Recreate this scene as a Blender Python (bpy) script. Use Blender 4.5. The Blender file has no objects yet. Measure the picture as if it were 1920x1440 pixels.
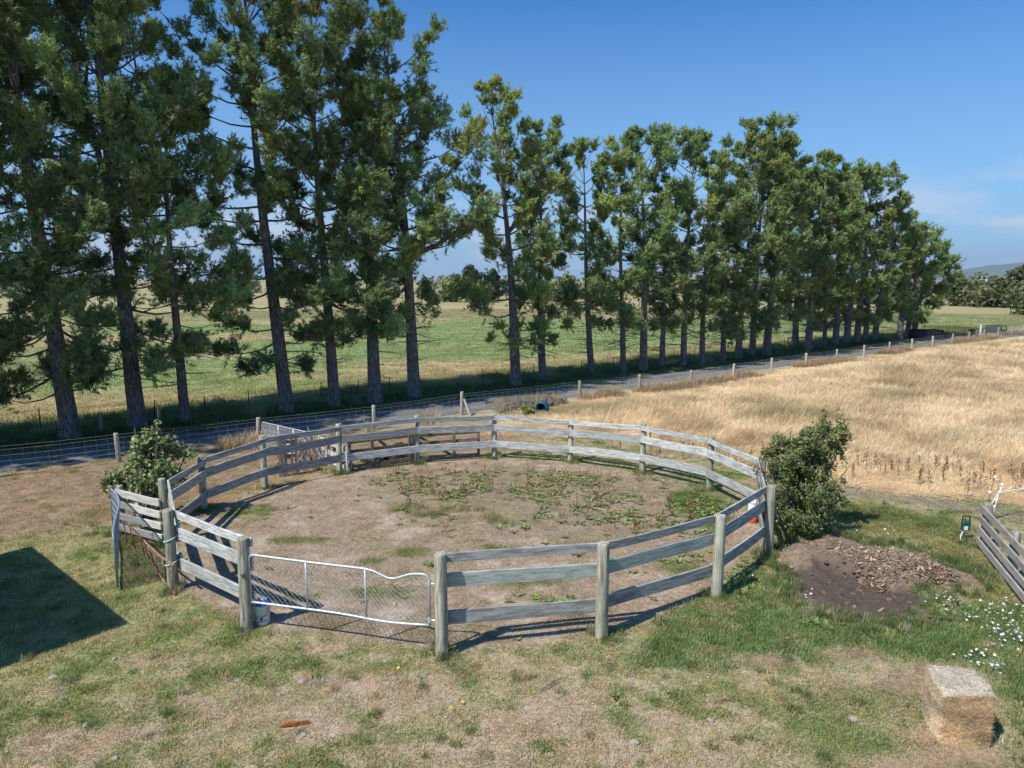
import bpy, math, random
import numpy as np
from mathutils import Vector, Matrix, Euler

# ------------------------------------------------------------------ camera, sky, sun, exposure
scene = bpy.context.scene
col = scene.collection
F_PX, CAM_H, HORIZON = 1331.0, 6.0, 525.0
PITCH = math.atan((720 - HORIZON) / F_PX)
cam_d = bpy.data.cameras.new("camera"); cam = bpy.data.objects.new("camera", cam_d); col.objects.link(cam)
cam_d.sensor_width = 36.0; cam_d.lens = F_PX / 1920 * 36.0; cam_d.clip_start = 0.1; cam_d.clip_end = 40000
cam.location = (0, 0, CAM_H); cam.rotation_euler = (math.pi / 2 - PITCH, 0, 0)
scene.camera = cam

SUN_EL = math.radians(52.0)
SH = np.array([math.sin(math.radians(50)), math.cos(math.radians(50))]); SH = SH / np.hypot(*SH)          # ground direction the shadows fall
sun_dir = Vector((SH[0] * math.cos(SUN_EL), SH[1] * math.cos(SUN_EL), -math.sin(SUN_EL)))
sd = bpy.data.lights.new("sun", 'SUN'); sd.energy = 4.3; sd.angle = math.radians(0.53); sd.color = (1.0, 0.95, 0.88)
so = bpy.data.objects.new("sun", sd); col.objects.link(so)
so.rotation_euler = sun_dir.to_track_quat('-Z', 'Y').to_euler(); so.location = (-30, -20, 40)

world = bpy.data.worlds.new("World"); scene.world = world; world.use_nodes = True
wn, wl = world.node_tree.nodes, world.node_tree.links
wn.clear()
sky = wn.new("ShaderNodeTexSky"); sky.sky_type = 'NISHITA'; sky.sun_disc = False
sky.sun_elevation = SUN_EL; sky.sun_rotation = math.atan2(-SH[0], -SH[1]) % (2 * math.pi)
sky.altitude = 0; sky.air_density = 1.0; sky.dust_density = 0.9; sky.ozone_density = 5.0
bg = wn.new("ShaderNodeBackground"); bg.inputs[1].default_value = 0.12
wo = wn.new("ShaderNodeOutputWorld")
# thin stratus low over the horizon
geo = wn.new("ShaderNodeTexCoord")
sep = wn.new("ShaderNodeSeparateXYZ"); wl.new(geo.outputs['Generated'], sep.inputs[0])
mp = wn.new("ShaderNodeMapping"); mp.inputs['Scale'].default_value = (2.4, 2.4, 11.0); mp.inputs['Location'].default_value = (0.35, 0.1, 0.2)
wl.new(geo.outputs['Generated'], mp.inputs[0])
nz = wn.new("ShaderNodeTexNoise"); nz.inputs['Scale'].default_value = 2.4; nz.inputs['Detail'].default_value = 5; nz.inputs['Roughness'].default_value = 0.55
wl.new(mp.outputs[0], nz.inputs['Vector'])
cr = wn.new("ShaderNodeMapRange"); cr.inputs[1].default_value = 0.46; cr.inputs[2].default_value = 0.64; cr.interpolation_type = 'SMOOTHSTEP'
wl.new(nz.outputs['Fac'], cr.inputs[0])
hr = wn.new("ShaderNodeMapRange"); hr.inputs[1].default_value = 0.17; hr.inputs[2].default_value = 0.03; hr.interpolation_type = 'SMOOTHSTEP'
wl.new(sep.outputs['Z'], hr.inputs[0])
mu = wn.new("ShaderNodeMath"); mu.operation = 'MULTIPLY'; wl.new(cr.outputs[0], mu.inputs[0]); wl.new(hr.outputs[0], mu.inputs[1])
mu2 = wn.new("ShaderNodeMath"); mu2.operation = 'MULTIPLY'; mu2.inputs[1].default_value = 0.8; wl.new(mu.outputs[0], mu2.inputs[0])
mx = wn.new("ShaderNodeMix"); mx.data_type = 'RGBA'; mx.inputs['B'].default_value = (4.4, 4.7, 5.5, 1)
hs = wn.new("ShaderNodeHueSaturation"); hs.inputs['Saturation'].default_value = 1.1; hs.inputs['Value'].default_value = 1.0
wl.new(sky.outputs[0], hs.inputs['Color'])
wb = wn.new("ShaderNodeVectorMath"); wb.operation = 'MULTIPLY'; wb.inputs[1].default_value = (0.25, 0.68, 0.95); wl.new(hs.outputs[0], wb.inputs[0])
hw_ = wn.new("ShaderNodeMapRange"); hw_.inputs[1].default_value = 0.36; hw_.inputs[2].default_value = 0.0; hw_.inputs[3].default_value = 0.0; hw_.inputs[4].default_value = 0.62; wl.new(sep.outputs['Z'], hw_.inputs[0])
hm_ = wn.new("ShaderNodeMix"); hm_.data_type = 'RGBA'; hm_.inputs['B'].default_value = (3.1, 4.2, 5.5, 1); wl.new(hw_.outputs[0], hm_.inputs['Factor']); wl.new(wb.outputs[0], hm_.inputs['A'])   # pale haze of the lower sky
wl.new(mu2.outputs[0], mx.inputs['Factor']); wl.new(hm_.outputs['Result'], mx.inputs['A'])
wl.new(mx.outputs['Result'], bg.inputs[0]); wl.new(bg.outputs[0], wo.inputs[0])

vs = scene.view_settings
scene.display_settings.display_device = 'sRGB'
vs.view_transform = 'Standard'; vs.look = 'None'; vs.exposure = 0.42; vs.gamma = 1.0; vs.use_curve_mapping = False
scene.cycles.max_bounces = 4; scene.cycles.diffuse_bounces = 2; scene.cycles.transmission_bounces = 3; scene.cycles.transparent_max_bounces = 6
scene.cycles.use_adaptive_sampling = True; scene.cycles.adaptive_threshold = 0.02
scene.cycles.use_denoising = True

# ------------------------------------------------------------------ helpers
rng = np.random.default_rng(7)
random.seed(7)
_Fw = np.array([0, math.cos(PITCH), -math.sin(PITCH)]); _Up = np.array([0, math.sin(PITCH), math.cos(PITCH)])

def G(x, y, z=0.0):
    """where the photograph's pixel (1920x1440) meets the level z"""
    d = _Fw + (x - 960) / F_PX * np.array([1.0, 0, 0]) + (720 - y) / F_PX * _Up
    t = (z - CAM_H) / d[2]
    return np.array([0, 0, CAM_H]) + t * d

def height_at(p, ytop):
    """height above the ground point p that reaches picture row ytop"""
    k = (720 - ytop) / F_PX
    # q = (p - cam): (q.U) = k (q.F)
    a = p[1]
    # q.U = a sinP + dz cosP ; q.F = a cosP - dz sinP
    dz = a * (k * math.cos(PITCH) - math.sin(PITCH)) / (math.cos(PITCH) + k * math.sin(PITCH))
    return CAM_H + dz

def mesh_np(name, v, f, mat=None, parent=None, smooth=False, cols=None):
    """v (N,3), f (M,k) of one polygon size, fast"""
    v = np.asarray(v, np.float32); f = np.asarray(f, np.int32)
    me = bpy.data.meshes.new(name)
    me.vertices.add(len(v)); me.vertices.foreach_set("co", v.ravel())
    k = f.shape[1]
    me.loops.add(f.size); me.loops.foreach_set("vertex_index", f.ravel())
    me.polygons.add(len(f)); me.polygons.foreach_set("loop_start", np.arange(0, f.size, k, dtype=np.int32))
    if smooth: me.polygons.foreach_set("use_smooth", np.ones(len(f), bool))
    if cols is not None:
        a = me.color_attributes.new("col", 'FLOAT_COLOR', 'POINT')
        c = np.ones((len(v), 4), np.float32); c[:, :3] = cols
        a.data.foreach_set("color", c.ravel())
    me.update(calc_edges=True)
    if mat: me.materials.append(mat)
    o = bpy.data.objects.new(name, me)
    col.objects.link(o)
    if parent: o.parent = parent
    return o

class MB:
    def __init__(s): s.v = []; s.f = []
    def quad_faces(s, fs):
        s.f += fs
    def box(s, c, size, rot=None, jitter=0.0):
        c = Vector(c); hx, hy, hz = size[0] / 2, size[1] / 2, size[2] / 2
        b = len(s.v)
        for sx in (-1, 1):
            for sy in (-1, 1):
                for sz in (-1, 1):
                    p = Vector((sx * hx, sy * hy, sz * hz))
                    if jitter: p += Vector([random.uniform(-jitter, jitter) for _ in range(3)])
                    if rot: p = rot @ p
                    s.v.append(tuple(p + c))
        s.f += [tuple(b + i for i in q) for q in ((0, 1, 3, 2), (4, 6, 7, 5), (0, 4, 5, 1), (2, 3, 7, 6), (0, 2, 6, 4), (1, 5, 7, 3))]
        return s
    def beam(s, a, b, w, h, up=(0, 0, 1)):
        """box from a to b, w across, h along up"""
        a, b = Vector(a), Vector(b); d = b - a; L = d.length; x = d.normalized()
        y = Vector(up).cross(x)
        if y.length < 1e-4: y = Vector((0, 1, 0))
        y.normalize(); z = x.cross(y)
        R = Matrix((x, y, z)).transposed()
        return s.box((a + b) / 2, (L, w, h), R)
    def tube(s, pts, rad, n=6, cap=True):
        pts = [Vector(p) for p in pts]
        if not hasattr(rad, '__len__'): rad = [rad] * len(pts)
        b = len(s.v); ref = None
        for i, p in enumerate(pts):
            d = (pts[min(i + 1, len(pts) - 1)] - pts[max(i - 1, 0)]).normalized()
            if ref is None:
                ref = d.cross(Vector((0.13, 0.31, 0.94)))
                if ref.length < .05: ref = d.cross(Vector((1, 0, 0)))
            u = (ref - d * ref.dot(d)).normalized(); ref = u; w = d.cross(u)
            for k in range(n):
                a = 2 * math.pi * k / n
                s.v.append(tuple(p + (u * math.cos(a) + w * math.sin(a)) * rad[i]))
        for i in range(len(pts) - 1):
            for k in range(n):
                k2 = (k + 1) % n
                s.f.append((b + i * n + k, b + i * n + k2, b + (i + 1) * n + k2, b + (i + 1) * n + k))
        if cap:
            s.f.append(tuple(b + k for k in reversed(range(n))))
            e = b + (len(pts) - 1) * n
            s.f.append(tuple(e + k for k in range(n)))
        return s
    def lathe(s, prof, n=20, c=(0, 0, 0)):
        b = len(s.v)
        for r, z in prof:
            for k in range(n):
                a = 2 * math.pi * k / n
                s.v.append((c[0] + r * math.cos(a), c[1] + r * math.sin(a), c[2] + z))
        for i in range(len(prof) - 1):
            for k in range(n):
                k2 = (k + 1) % n
                s.f.append((b + i * n + k, b + i * n + k2, b + (i + 1) * n + k2, b + (i + 1) * n + k))
        return s
    def build(s, name, mat, parent=None, smooth=False, bevel=0.0):
        me = bpy.data.meshes.new(name); me.from_pydata(s.v, [], s.f); me.update()
        if smooth:
            me.polygons.foreach_set("use_smooth", np.ones(len(me.polygons), bool))
        if mat: me.materials.append(mat)
        o = bpy.data.objects.new(name, me); col.objects.link(o)
        if parent: o.parent = parent
        if bevel:
            m = o.modifiers.new("bevel", 'BEVEL'); m.width = bevel; m.segments = 1; m.limit_method = 'ANGLE'
        return o

def tag(o, label=None, cat=None, group=None, kind=None):
    if label: o["label"] = label
    if cat: o["category"] = cat
    if group: o["group"] = group
    if kind: o["kind"] = kind
    return o

def thing(name, label, cat, loc=(0, 0, 0), rz=0, group=None):
    o = bpy.data.objects.new(name, None); col.objects.link(o)
    o.empty_display_size = 0.2
    o.location = loc; o.rotation_euler = (0, 0, rz)
    return tag(o, label, cat, group)

# ---- numpy noise
_perm = rng.random((257, 257))
def vnoise(x, y):
    xi = np.floor(x).astype(int); yi = np.floor(y).astype(int)
    fx = x - xi; fy = y - yi; fx = fx * fx * (3 - 2 * fx); fy = fy * fy * (3 - 2 * fy)
    a = _perm[xi % 257, yi % 257]; b = _perm[(xi + 1) % 257, yi % 257]
    c = _perm[xi % 257, (yi + 1) % 257]; d = _perm[(xi + 1) % 257, (yi + 1) % 257]
    return (a * (1 - fx) + b * fx) * (1 - fy) + (c * (1 - fx) + d * fx) * fy
def fbm(x, y, o=4, g=0.55):
    s = 0; w = 1; t = 0
    for i in range(o):
        s = s + w * vnoise(x * 2 ** i + 17.3 * i, y * 2 ** i + 5.1 * i); t += w; w *= g
    return s / t
def smooth(a, b, x):
    t = np.clip((x - a) / (b - a), 0, 1); return t * t * (3 - 2 * t)
def polyd(X, Y, poly):
    """signed distance to polygon, inside positive"""
    poly = np.asarray(poly)[:, :2]; d = np.full(X.shape, 1e9); ins = np.zeros(X.shape, bool)
    n = len(poly)
    for i in range(n):
        a = poly[i]; b = poly[(i + 1) % n]; e = b - a
        t = np.clip(((X - a[0]) * e[0] + (Y - a[1]) * e[1]) / (e @ e), 0, 1)
        d = np.minimum(d, np.hypot(X - a[0] - t * e[0], Y - a[1] - t * e[1]))
        c = ((a[1] > Y) != (b[1] > Y)) & (X < (b[0] - a[0]) * (Y - a[1]) / (b[1] - a[1] + 1e-12) + a[0])
        ins ^= c
    return np.where(ins, d, -d)
def pxpoly(pts): return np.array([G(x, y) for x, y in pts])
def region(X, Y, poly, soft=0.5, wob=0.6, fr=0.9):
    d = polyd(X, Y, poly) + (fbm(X * fr + 3, Y * fr + 9, 4) - 0.5) * 2 * wob
    return smooth(-soft, soft, d)

# ------------------------------------------------------------------ materials
def nmat(name):
    m = bpy.data.materials.new(name); m.use_nodes = True
    n = m.node_tree.nodes; b = n["Principled BSDF"]
    return m, n, m.node_tree.links, b

def plain(name, c, rough=0.6, metal=0.0, var=0.15, scale=12.0, bump=0.0, spec=0.4):
    m, n, l, b = nmat(name)
    tc = n.new("ShaderNodeTexCoord"); no = n.new("ShaderNodeTexNoise"); no.inputs['Scale'].default_value = scale; no.inputs['Detail'].default_value = 5
    l.new(tc.outputs['Object'], no.inputs['Vector'])
    r = n.new("ShaderNodeMapRange"); r.inputs[1].default_value = 0.3; r.inputs[2].default_value = 0.7; r.inputs[3].default_value = 1 - var; r.inputs[4].default_value = 1 + var
    l.new(no.outputs['Fac'], r.inputs[0])
    mx = n.new("ShaderNodeVectorMath"); mx.operation = 'SCALE'; mx.inputs[0].default_value = c
    l.new(r.outputs[0], mx.inputs['Scale']); l.new(mx.outputs[0], b.inputs['Base Color'])
    b.inputs['Roughness'].default_value = rough; b.inputs['Metallic'].default_value = metal; b.inputs['Specular IOR Level'].default_value = spec
    if bump:
        bp = n.new("ShaderNodeBump"); bp.inputs['Strength'].default_value = bump; bp.inputs['Distance'].default_value = 0.02
        l.new(no.outputs['Fac'], bp.inputs['Height']); l.new(bp.outputs[0], b.inputs['Normal'])
    return m

def wood(name, c1, c2, tintc, axis='x', rnd=0.25, grain=1.0, tint_amt=0.5):
    """weathered timber: long grain along one local axis, blotches, and a lichen or stain tint"""
    m, n, l, b = nmat(name)
    tc = n.new("ShaderNodeTexCoord"); oi = n.new("ShaderNodeObjectInfo")
    off = n.new("ShaderNodeVectorMath"); off.operation = 'SCALE'; off.inputs[0].default_value = (37, 91, 53)
    l.new(oi.outputs['Random'], off.inputs['Scale'])
    ad = n.new("ShaderNodeVectorMath"); l.new(tc.outputs['Object'], ad.inputs[0]); l.new(off.outputs[0], ad.inputs[1])
    mp = n.new("ShaderNodeMapping"); s = {'x': (1.5, 12, 12), 'z': (11, 11, 1.0)}[axis]
    mp.inputs['Scale'].default_value = tuple(q * grain for q in s)
    l.new(ad.outputs[0], mp.inputs[0])
    g = n.new("ShaderNodeTexNoise"); g.inputs['Scale'].default_value = 2.0; g.inputs['Detail'].default_value = 6; g.inputs['Roughness'].default_value = 0.65
    l.new(mp.outputs[0], g.inputs['Vector'])
    bl = n.new("ShaderNodeTexNoise"); bl.inputs['Scale'].default_value = 2.3; bl.inputs['Detail'].default_value = 4
    l.new(ad.outputs[0], bl.inputs['Vector'])
    r1 = n.new("ShaderNodeMapRange"); r1.inputs[1].default_value = 0.40; r1.inputs[2].default_value = 0.58; l.new(g.outputs['Fac'], r1.inputs[0])
    m1 = n.new("ShaderNodeMix"); m1.data_type = 'RGBA'; m1.inputs['A'].default_value = (*c2, 1); m1.inputs['B'].default_value = (*c1, 1)
    l.new(r1.outputs[0], m1.inputs['Factor'])
    r2 = n.new("ShaderNodeMapRange"); r2.inputs[1].default_value = 0.46; r2.inputs[2].default_value = 0.7; r2.inputs[4].default_value = tint_amt; l.new(bl.outputs['Fac'], r2.inputs[0])
    m2 = n.new("ShaderNodeMix"); m2.data_type = 'RGBA'; m2.inputs['B'].default_value = (*tintc, 1)
    l.new(r2.outputs[0], m2.inputs['Factor']); l.new(m1.outputs['Result'], m2.inputs['A'])
    r3 = n.new("ShaderNodeMapRange"); r3.inputs[3].default_value = 1 - rnd; r3.inputs[4].default_value = 1 + rnd; l.new(oi.outputs['Random'], r3.inputs[0])
    # knots and dark specks
    vo = n.new("ShaderNodeTexVoronoi"); vo.inputs['Scale'].default_value = 3.1; l.new(ad.outputs[0], vo.inputs['Vector'])
    r4 = n.new("ShaderNodeMapRange"); r4.inputs[1].default_value = 0.03; r4.inputs[2].default_value = 0.09; r4.inputs[3].default_value = 0.45; r4.inputs[4].default_value = 1.0
    l.new(vo.outputs['Distance'], r4.inputs[0])
    mm = n.new("ShaderNodeMath"); mm.operation = 'MULTIPLY'; l.new(r3.outputs[0], mm.inputs[0]); l.new(r4.outputs[0], mm.inputs[1])
    sc = n.new("ShaderNodeVectorMath"); sc.operation = 'SCALE'; l.new(m2.outputs['Result'], sc.inputs[0]); l.new(mm.outputs[0], sc.inputs['Scale'])
    l.new(sc.outputs[0], b.inputs['Base Color']); b.inputs['Roughness'].default_value = 0.85; b.inputs['Specular IOR Level'].default_value = 0.2
    bp = n.new("ShaderNodeBump"); bp.inputs['Strength'].default_value = 0.5; bp.inputs['Distance'].default_value = 0.006
    l.new(g.outputs['Fac'], bp.inputs['Height']); l.new(bp.outputs[0], b.inputs['Normal'])
    return m

def leafmat(name, src='col', inst=False, trans=0.3, rough=0.55, spec=0.25, noise=0.0):
    """foliage: colour from an attribute, part of the light comes through"""
    m, n, l, b = nmat(name)
    at = n.new("ShaderNodeAttribute"); at.attribute_name = src
    c = at.outputs['Color']
    if inst:
        at2 = n.new("ShaderNodeAttribute"); at2.attribute_name = 'tint'; at2.attribute_type = 'INSTANCER'
        mu = n.new("ShaderNodeMix"); mu.data_type = 'RGBA'; mu.blend_type = 'MULTIPLY'; mu.inputs['Factor'].default_value = 1
        l.new(c, mu.inputs['A']); l.new(at2.outputs['Color'], mu.inputs['B']); c = mu.outputs['Result']
    l.new(c, b.inputs['Base Color']); b.inputs['Roughness'].default_value = rough; b.inputs['Specular IOR Level'].default_value = spec
    tr = n.new("ShaderNodeBsdfTranslucent"); 
    hv = n.new("ShaderNodeHueSaturation"); hv.inputs['Saturation'].default_value = 1.1; hv.inputs['Value'].default_value = 1.15; l.new(c, hv.inputs['Color']); l.new(hv.outputs[0], tr.inputs['Color'])
    ms = n.new("ShaderNodeMixShader"); ms.inputs[0].default_value = trans
    l.new(b.outputs[0], ms.inputs[1]); l.new(tr.outputs[0], ms.inputs[2]); l.new(ms.outputs[0], n["Material Output"].inputs[0])
    return m

M = {}
M['rail'] = wood("weathered_rail", (0.55, 0.56, 0.53), (0.26, 0.26, 0.245), (0.37, 0.38, 0.345), 'x', 0.18)
M['rail_dark'] = wood("grey_rail", (0.42, 0.42, 0.39), (0.19, 0.19, 0.175), (0.31, 0.31, 0.28), 'x', 0.2)
M['rail_green'] = wood("mossy_rail", (0.38, 0.40, 0.36), (0.20, 0.22, 0.195), (0.25, 0.30, 0.245), 'x', 0.15, tint_amt=0.8)
M['post'] = wood("treated_post", (0.47, 0.435, 0.345), (0.18, 0.17, 0.125), (0.27, 0.31, 0.21), 'z', 0.2, tint_amt=0.7)
M['post_track'] = wood("track_post", (0.46, 0.41, 0.31), (0.30, 0.26, 0.2), (0.38, 0.38, 0.3), 'z', 0.2)
M['rail_brown'] = wood("brown_rail", (0.44, 0.39, 0.34), (0.28, 0.25, 0.22), (0.42, 0.40, 0.38), 'x', 0.12)
M['old_wood'] = wood("old_dark_wood", (0.22, 0.17, 0.13), (0.11, 0.085, 0.07), (0.24, 0.21, 0.18), 'x', 0.25)
M['old_wood_z'] = wood("old_dark_wood_upright", (0.25, 0.20, 0.16), (0.12, 0.095, 0.08), (0.3, 0.27, 0.24), 'z', 0.25)
M['white_wood'] = wood("bleached_sunlit_wood", (0.62, 0.60, 0.56), (0.42, 0.40, 0.37), (0.5, 0.5, 0.46), 'x', 0.15)
M['navy_wood'] = wood("painted_navy_wood", (0.030, 0.035, 0.05), (0.015, 0.018, 0.03), (0.05, 0.05, 0.06), 'x', 0.1)
M['grey_wood'] = wood("grey_wood", (0.16, 0.16, 0.17), (0.09, 0.09, 0.10), (0.2, 0.19, 0.18), 'x', 0.1)
M['galv'] = plain("galvanised_pipe", (0.50, 0.52, 0.55), 0.45, 0.35, 0.12, 20)
M['wire'] = plain("galvanised_wire", (0.46, 0.47, 0.49), 0.45, 0.3, 0.15, 30)
M['blue_wire'] = plain("dull_blue_mesh", (0.26, 0.30, 0.37), 0.6, 0.25, 0.2, 30)
M['rust'] = plain("rusty_pipe", (0.30, 0.17, 0.10), 0.85, 0.1, 0.5, 9, 0.3)
M['bucket'] = plain("white_plastic", (0.62, 0.66, 0.70), 0.35, 0, 0.08, 6)
M['blue'] = plain("blue_plastic", (0.05, 0.13, 0.32), 0.45, 0, 0.1, 6)
M['culvert'] = plain("culvert_blue", (0.02, 0.10, 0.22), 0.4, 0, 0.12, 6)  # blue dimmed to include the shade at the pipe mouth
M['black'] = plain("black_plastic", (0.012, 0.011, 0.012), 0.6, 0, 0.3, 9, 0.6)
M['dark_brown'] = plain("dark_brown_sacking", (0.045, 0.033, 0.028), 0.9, 0, 0.35, 14, 0.8)
M['steel'] = plain("dark_steel", (0.03, 0.028, 0.027), 0.7, 0.2, 0.2, 20)
M['stone'] = plain("grey_stone", (0.13, 0.125, 0.12), 0.9, 0, 0.35, 7, 0.6)  # darkened for the shade the headwall lies in
M['pebble'] = plain("pale_stone", (0.36, 0.32, 0.28), 0.9, 0, 0.25, 40, 0.4)
M['white'] = plain("white_paint", (0.78, 0.78, 0.78), 0.4, 0, 0.05, 10)
M['teal'] = plain("dark_teal_plastic", (0.012, 0.075, 0.065), 0.4, 0, 0.1, 10)
M['twine'] = plain("pale_blue_twine", (0.42, 0.66, 0.70), 0.7, 0, 0.1, 40)
M['orange'] = plain("orange_plastic", (0.62, 0.10, 0.04), 0.5, 0, 0.1, 10)
M['rust_leaf'] = plain("dead_orange_needles", (0.42, 0.13, 0.03), 0.9, 0, 0.4, 40, 0.4)
M['iron'] = plain("grey_sheet_iron", (0.30, 0.31, 0.31), 0.5, 0.3, 0.15, 3)
M['cream'] = plain("pale_weatherboard", (0.6, 0.58, 0.52), 0.7, 0, 0.06, 3)
M['needle'] = leafmat("pine_needles", trans=0.26)
M['leaf'] = leafmat("broad_leaves", trans=0.32, rough=0.45, spec=0.35)
M['grass'] = leafmat("grass_blades", inst=True, trans=0.45, spec=0.15)
M['weed'] = leafmat("weed_leaves", inst=True, trans=0.3)
M['petal'] = leafmat("flower_petals", inst=True, trans=0.2)
M['straw'] = leafmat("straw", inst=True, trans=0.25, spec=0.15)

def bark():
    m, n, l, b = nmat("pine_bark")
    tc = n.new("ShaderNodeTexCoord"); mp = n.new("ShaderNodeMapping"); mp.inputs['Scale'].default_value = (7, 7, 1.3)
    l.new(tc.outputs['Object'], mp.inputs[0])
    no = n.new("ShaderNodeTexNoise"); no.inputs['Scale'].default_value = 2.2; no.inputs['Detail'].default_value = 7; no.inputs['Roughness'].default_value = 0.7
    l.new(mp.outputs[0], no.inputs['Vector'])
    vo = n.new("ShaderNodeTexVoronoi"); vo.feature = 'DISTANCE_TO_EDGE'; vo.inputs['Scale'].default_value = 1.7; l.new(mp.outputs[0], vo.inputs['Vector'])
    cr = n.new("ShaderNodeValToRGB"); e = cr.color_ramp.elements
    e[0].position = 0.34; e[0].color = (0.095, 0.08, 0.07, 1); e[1].position = 0.68; e[1].color = (0.36, 0.325, 0.295, 1)
    l.new(no.outputs['Fac'], cr.inputs[0])
    r = n.new("ShaderNodeMapRange"); r.inputs[1].default_value = 0.0; r.inputs[2].default_value = 0.14; r.inputs[3].default_value = 0.45; r.inputs[4].default_value = 1.0; l.new(vo.outputs['Distance'], r.inputs[0])
    s = n.new("ShaderNodeVectorMath"); s.operation = 'SCALE'; l.new(cr.outputs[0], s.inputs[0]); l.new(r.outputs[0], s.inputs['Scale']); l.new(s.outputs[0], b.inputs['Base Color'])
    b.inputs['Roughness'].default_value = 0.95; b.inputs['Specular IOR Level'].default_value = 0.1
    ad = n.new("ShaderNodeMath"); l.new(no.outputs['Fac'], ad.inputs[0]); l.new(r.outputs[0], ad.inputs[1])
    bp = n.new("ShaderNodeBump"); bp.inputs['Strength'].default_value = 0.9; bp.inputs['Distance'].default_value = 0.04; l.new(ad.outputs[0], bp.inputs['Height']); l.new(bp.outputs[0], b.inputs['Normal'])
    return m
M['bark'] = bark()

def groundmat(name, fine=45.0, contrast=0.4, bump=0.5, dist=0.03, mid=6.0):
    m, n, l, b = nmat(name)
    at = n.new("ShaderNodeAttribute"); at.attribute_name = "col"
    tc = n.new("ShaderNodeTexCoord")
    n1 = n.new("ShaderNodeTexNoise"); n1.inputs['Scale'].default_value = fine; n1.inputs['Detail'].default_value = 6; n1.inputs['Roughness'].default_value = 0.75; l.new(tc.outputs['Object'], n1.inputs['Vector'])
    n2 = n.new("ShaderNodeTexNoise"); n2.inputs['Scale'].default_value = mid; n2.inputs['Detail'].default_value = 6; n2.inputs['Roughness'].default_value = 0.65; l.new(tc.outputs['Object'], n2.inputs['Vector'])
    ad = n.new("ShaderNodeMath"); l.new(n1.outputs['Fac'], ad.inputs[0]); l.new(n2.outputs['Fac'], ad.inputs[1])
    r = n.new("ShaderNodeMapRange"); r.inputs[1].default_value = 0.65; r.inputs[2].default_value = 1.35; r.inputs[3].default_value = 1 - contrast; r.inputs[4].default_value = 1 + contrast; l.new(ad.outputs[0], r.inputs[0])
    s = n.new("ShaderNodeVectorMath"); s.operation = 'SCALE'; l.new(at.outputs['Color'], s.inputs[0]); l.new(r.outputs[0], s.inputs['Scale']); l.new(s.outputs[0], b.inputs['Base Color'])
    b.inputs['Roughness'].default_value = 0.95; b.inputs['Specular IOR Level'].default_value = 0.1
    bp = n.new("ShaderNodeBump"); bp.inputs['Strength'].default_value = bump; bp.inputs['Distance'].default_value = dist; l.new(ad.outputs[0], bp.inputs['Height']); l.new(bp.outputs[0], b.inputs['Normal'])
    return m
M['ground'] = groundmat("ground", 38, 0.55, 0.6, 0.03, 9.0)
M['soil'] = groundmat("dug_soil", 30, 0.45, 0.9, 0.06, 7)
M['gravel'] = groundmat("gravel", 26, 0.35, 0.6, 0.03, 1.1)

# ------------------------------------------------------------------ layout taken off the photograph
PEN = [(829, 1228, 1037), (1127, 1196, 1017), (1343, 1122, 966), (1440, 1040, 910), (1425, 966, 857), (1330, 917, 818),
       (1204, 886, 794), (1069, 866, 786), (927, 858, 776), (783, 869, 779), (637, 887, 795), (497, 915, 817), (383, 957, 856),
       (313, 1018, 897), (326, 1105, 955), (463, 1178, 1008)]
pen_p = np.array([G(x, y) for x, y, t in PEN]); pen_h = np.array([height_at(p, PEN[i][2]) for i, p in enumerate(pen_p)])
pen_c = pen_p.mean(0)

NEAR = [(-700, 985), (-200, 915), (0, 887), (213, 864), (400, 838), (640, 806), (860, 778), (1050, 750), (1200, 726), (1350, 703), (1500, 684), (1650, 661), (1800, 642), (1920, 630), (2200, 601)]
FAR = [(-700, 936), (-200, 872), (0, 848), (200, 822), (400, 803), (560, 782), (700, 769), (860, 752), (1000, 733), (1200, 707), (1350, 688), (1500, 669), (1650, 651), (1800, 634), (1920, 623), (2200, 597)]
near_w = np.array([G(*p) for p in NEAR]); far_w = np.array([G(*p) for p in FAR])
row_a, row_b = G(132, 825)[:2], G(1712, 634)[:2]
row_d = (row_b - row_a) / np.hypot(*(row_b - row_a)); row_n = np.array([-row_d[1], row_d[0]])   # away from the camera
def rowoff(X, Y): return (X - row_a[0]) * row_n[0] + (Y - row_a[1]) * row_n[1]
def rowalong(X, Y): return (X - row_a[0]) * row_d[0] + (Y - row_a[1]) * row_d[1]

LUSH = pxpoly([(1185, 1205), (1270, 1120), (1380, 1070), (1470, 1060), (1500, 1140), (1640, 1165), (1780, 1160), (1830, 1095), (1920, 1140), (2100, 1250), (2000, 1450), (1880, 1450), (1875, 1290), (1840, 1240), (1730, 1232), (1500, 1235), (1350, 1240), (1250, 1255)])
RIGHTG = pxpoly([(1545, 945), (1700, 955), (1830, 975), (1830, 1030), (1910, 1135), (1800, 1110), (1700, 1030), (1560, 1020)])
GREENL = pxpoly([(1470, 1300), (1600, 1285), (1700, 1300), (1745, 1335), (1770, 1400), (1720, 1420), (1560, 1440), (1450, 1400)])
LANE = pxpoly([(1555, 905), (1700, 918), (1830, 945), (1920, 960), (2100, 985), (2100, 1005), (1920, 980), (1830, 968), (1700, 942), (1555, 928)])
FIELD = pxpoly([(925, 808), (1040, 768), (1100, 752), (1200, 738), (1350, 718), (1500, 692), (1650, 668), (1800, 647), (1920, 635), (2300, 600), (2600, 700), (2300, 960), (1920, 938), (1700, 915), (1540, 905), (1440, 885), (1330, 845), (1200, 815), (1050, 812)])
BROWN = pxpoly([(-200, 905), (0, 890), (220, 868), (480, 834), (700, 800), (900, 782), (1000, 800), (930, 850), (780, 860), (640, 880), (500, 905), (330, 985), (215, 985), (100, 1000), (-200, 1015)])
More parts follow.
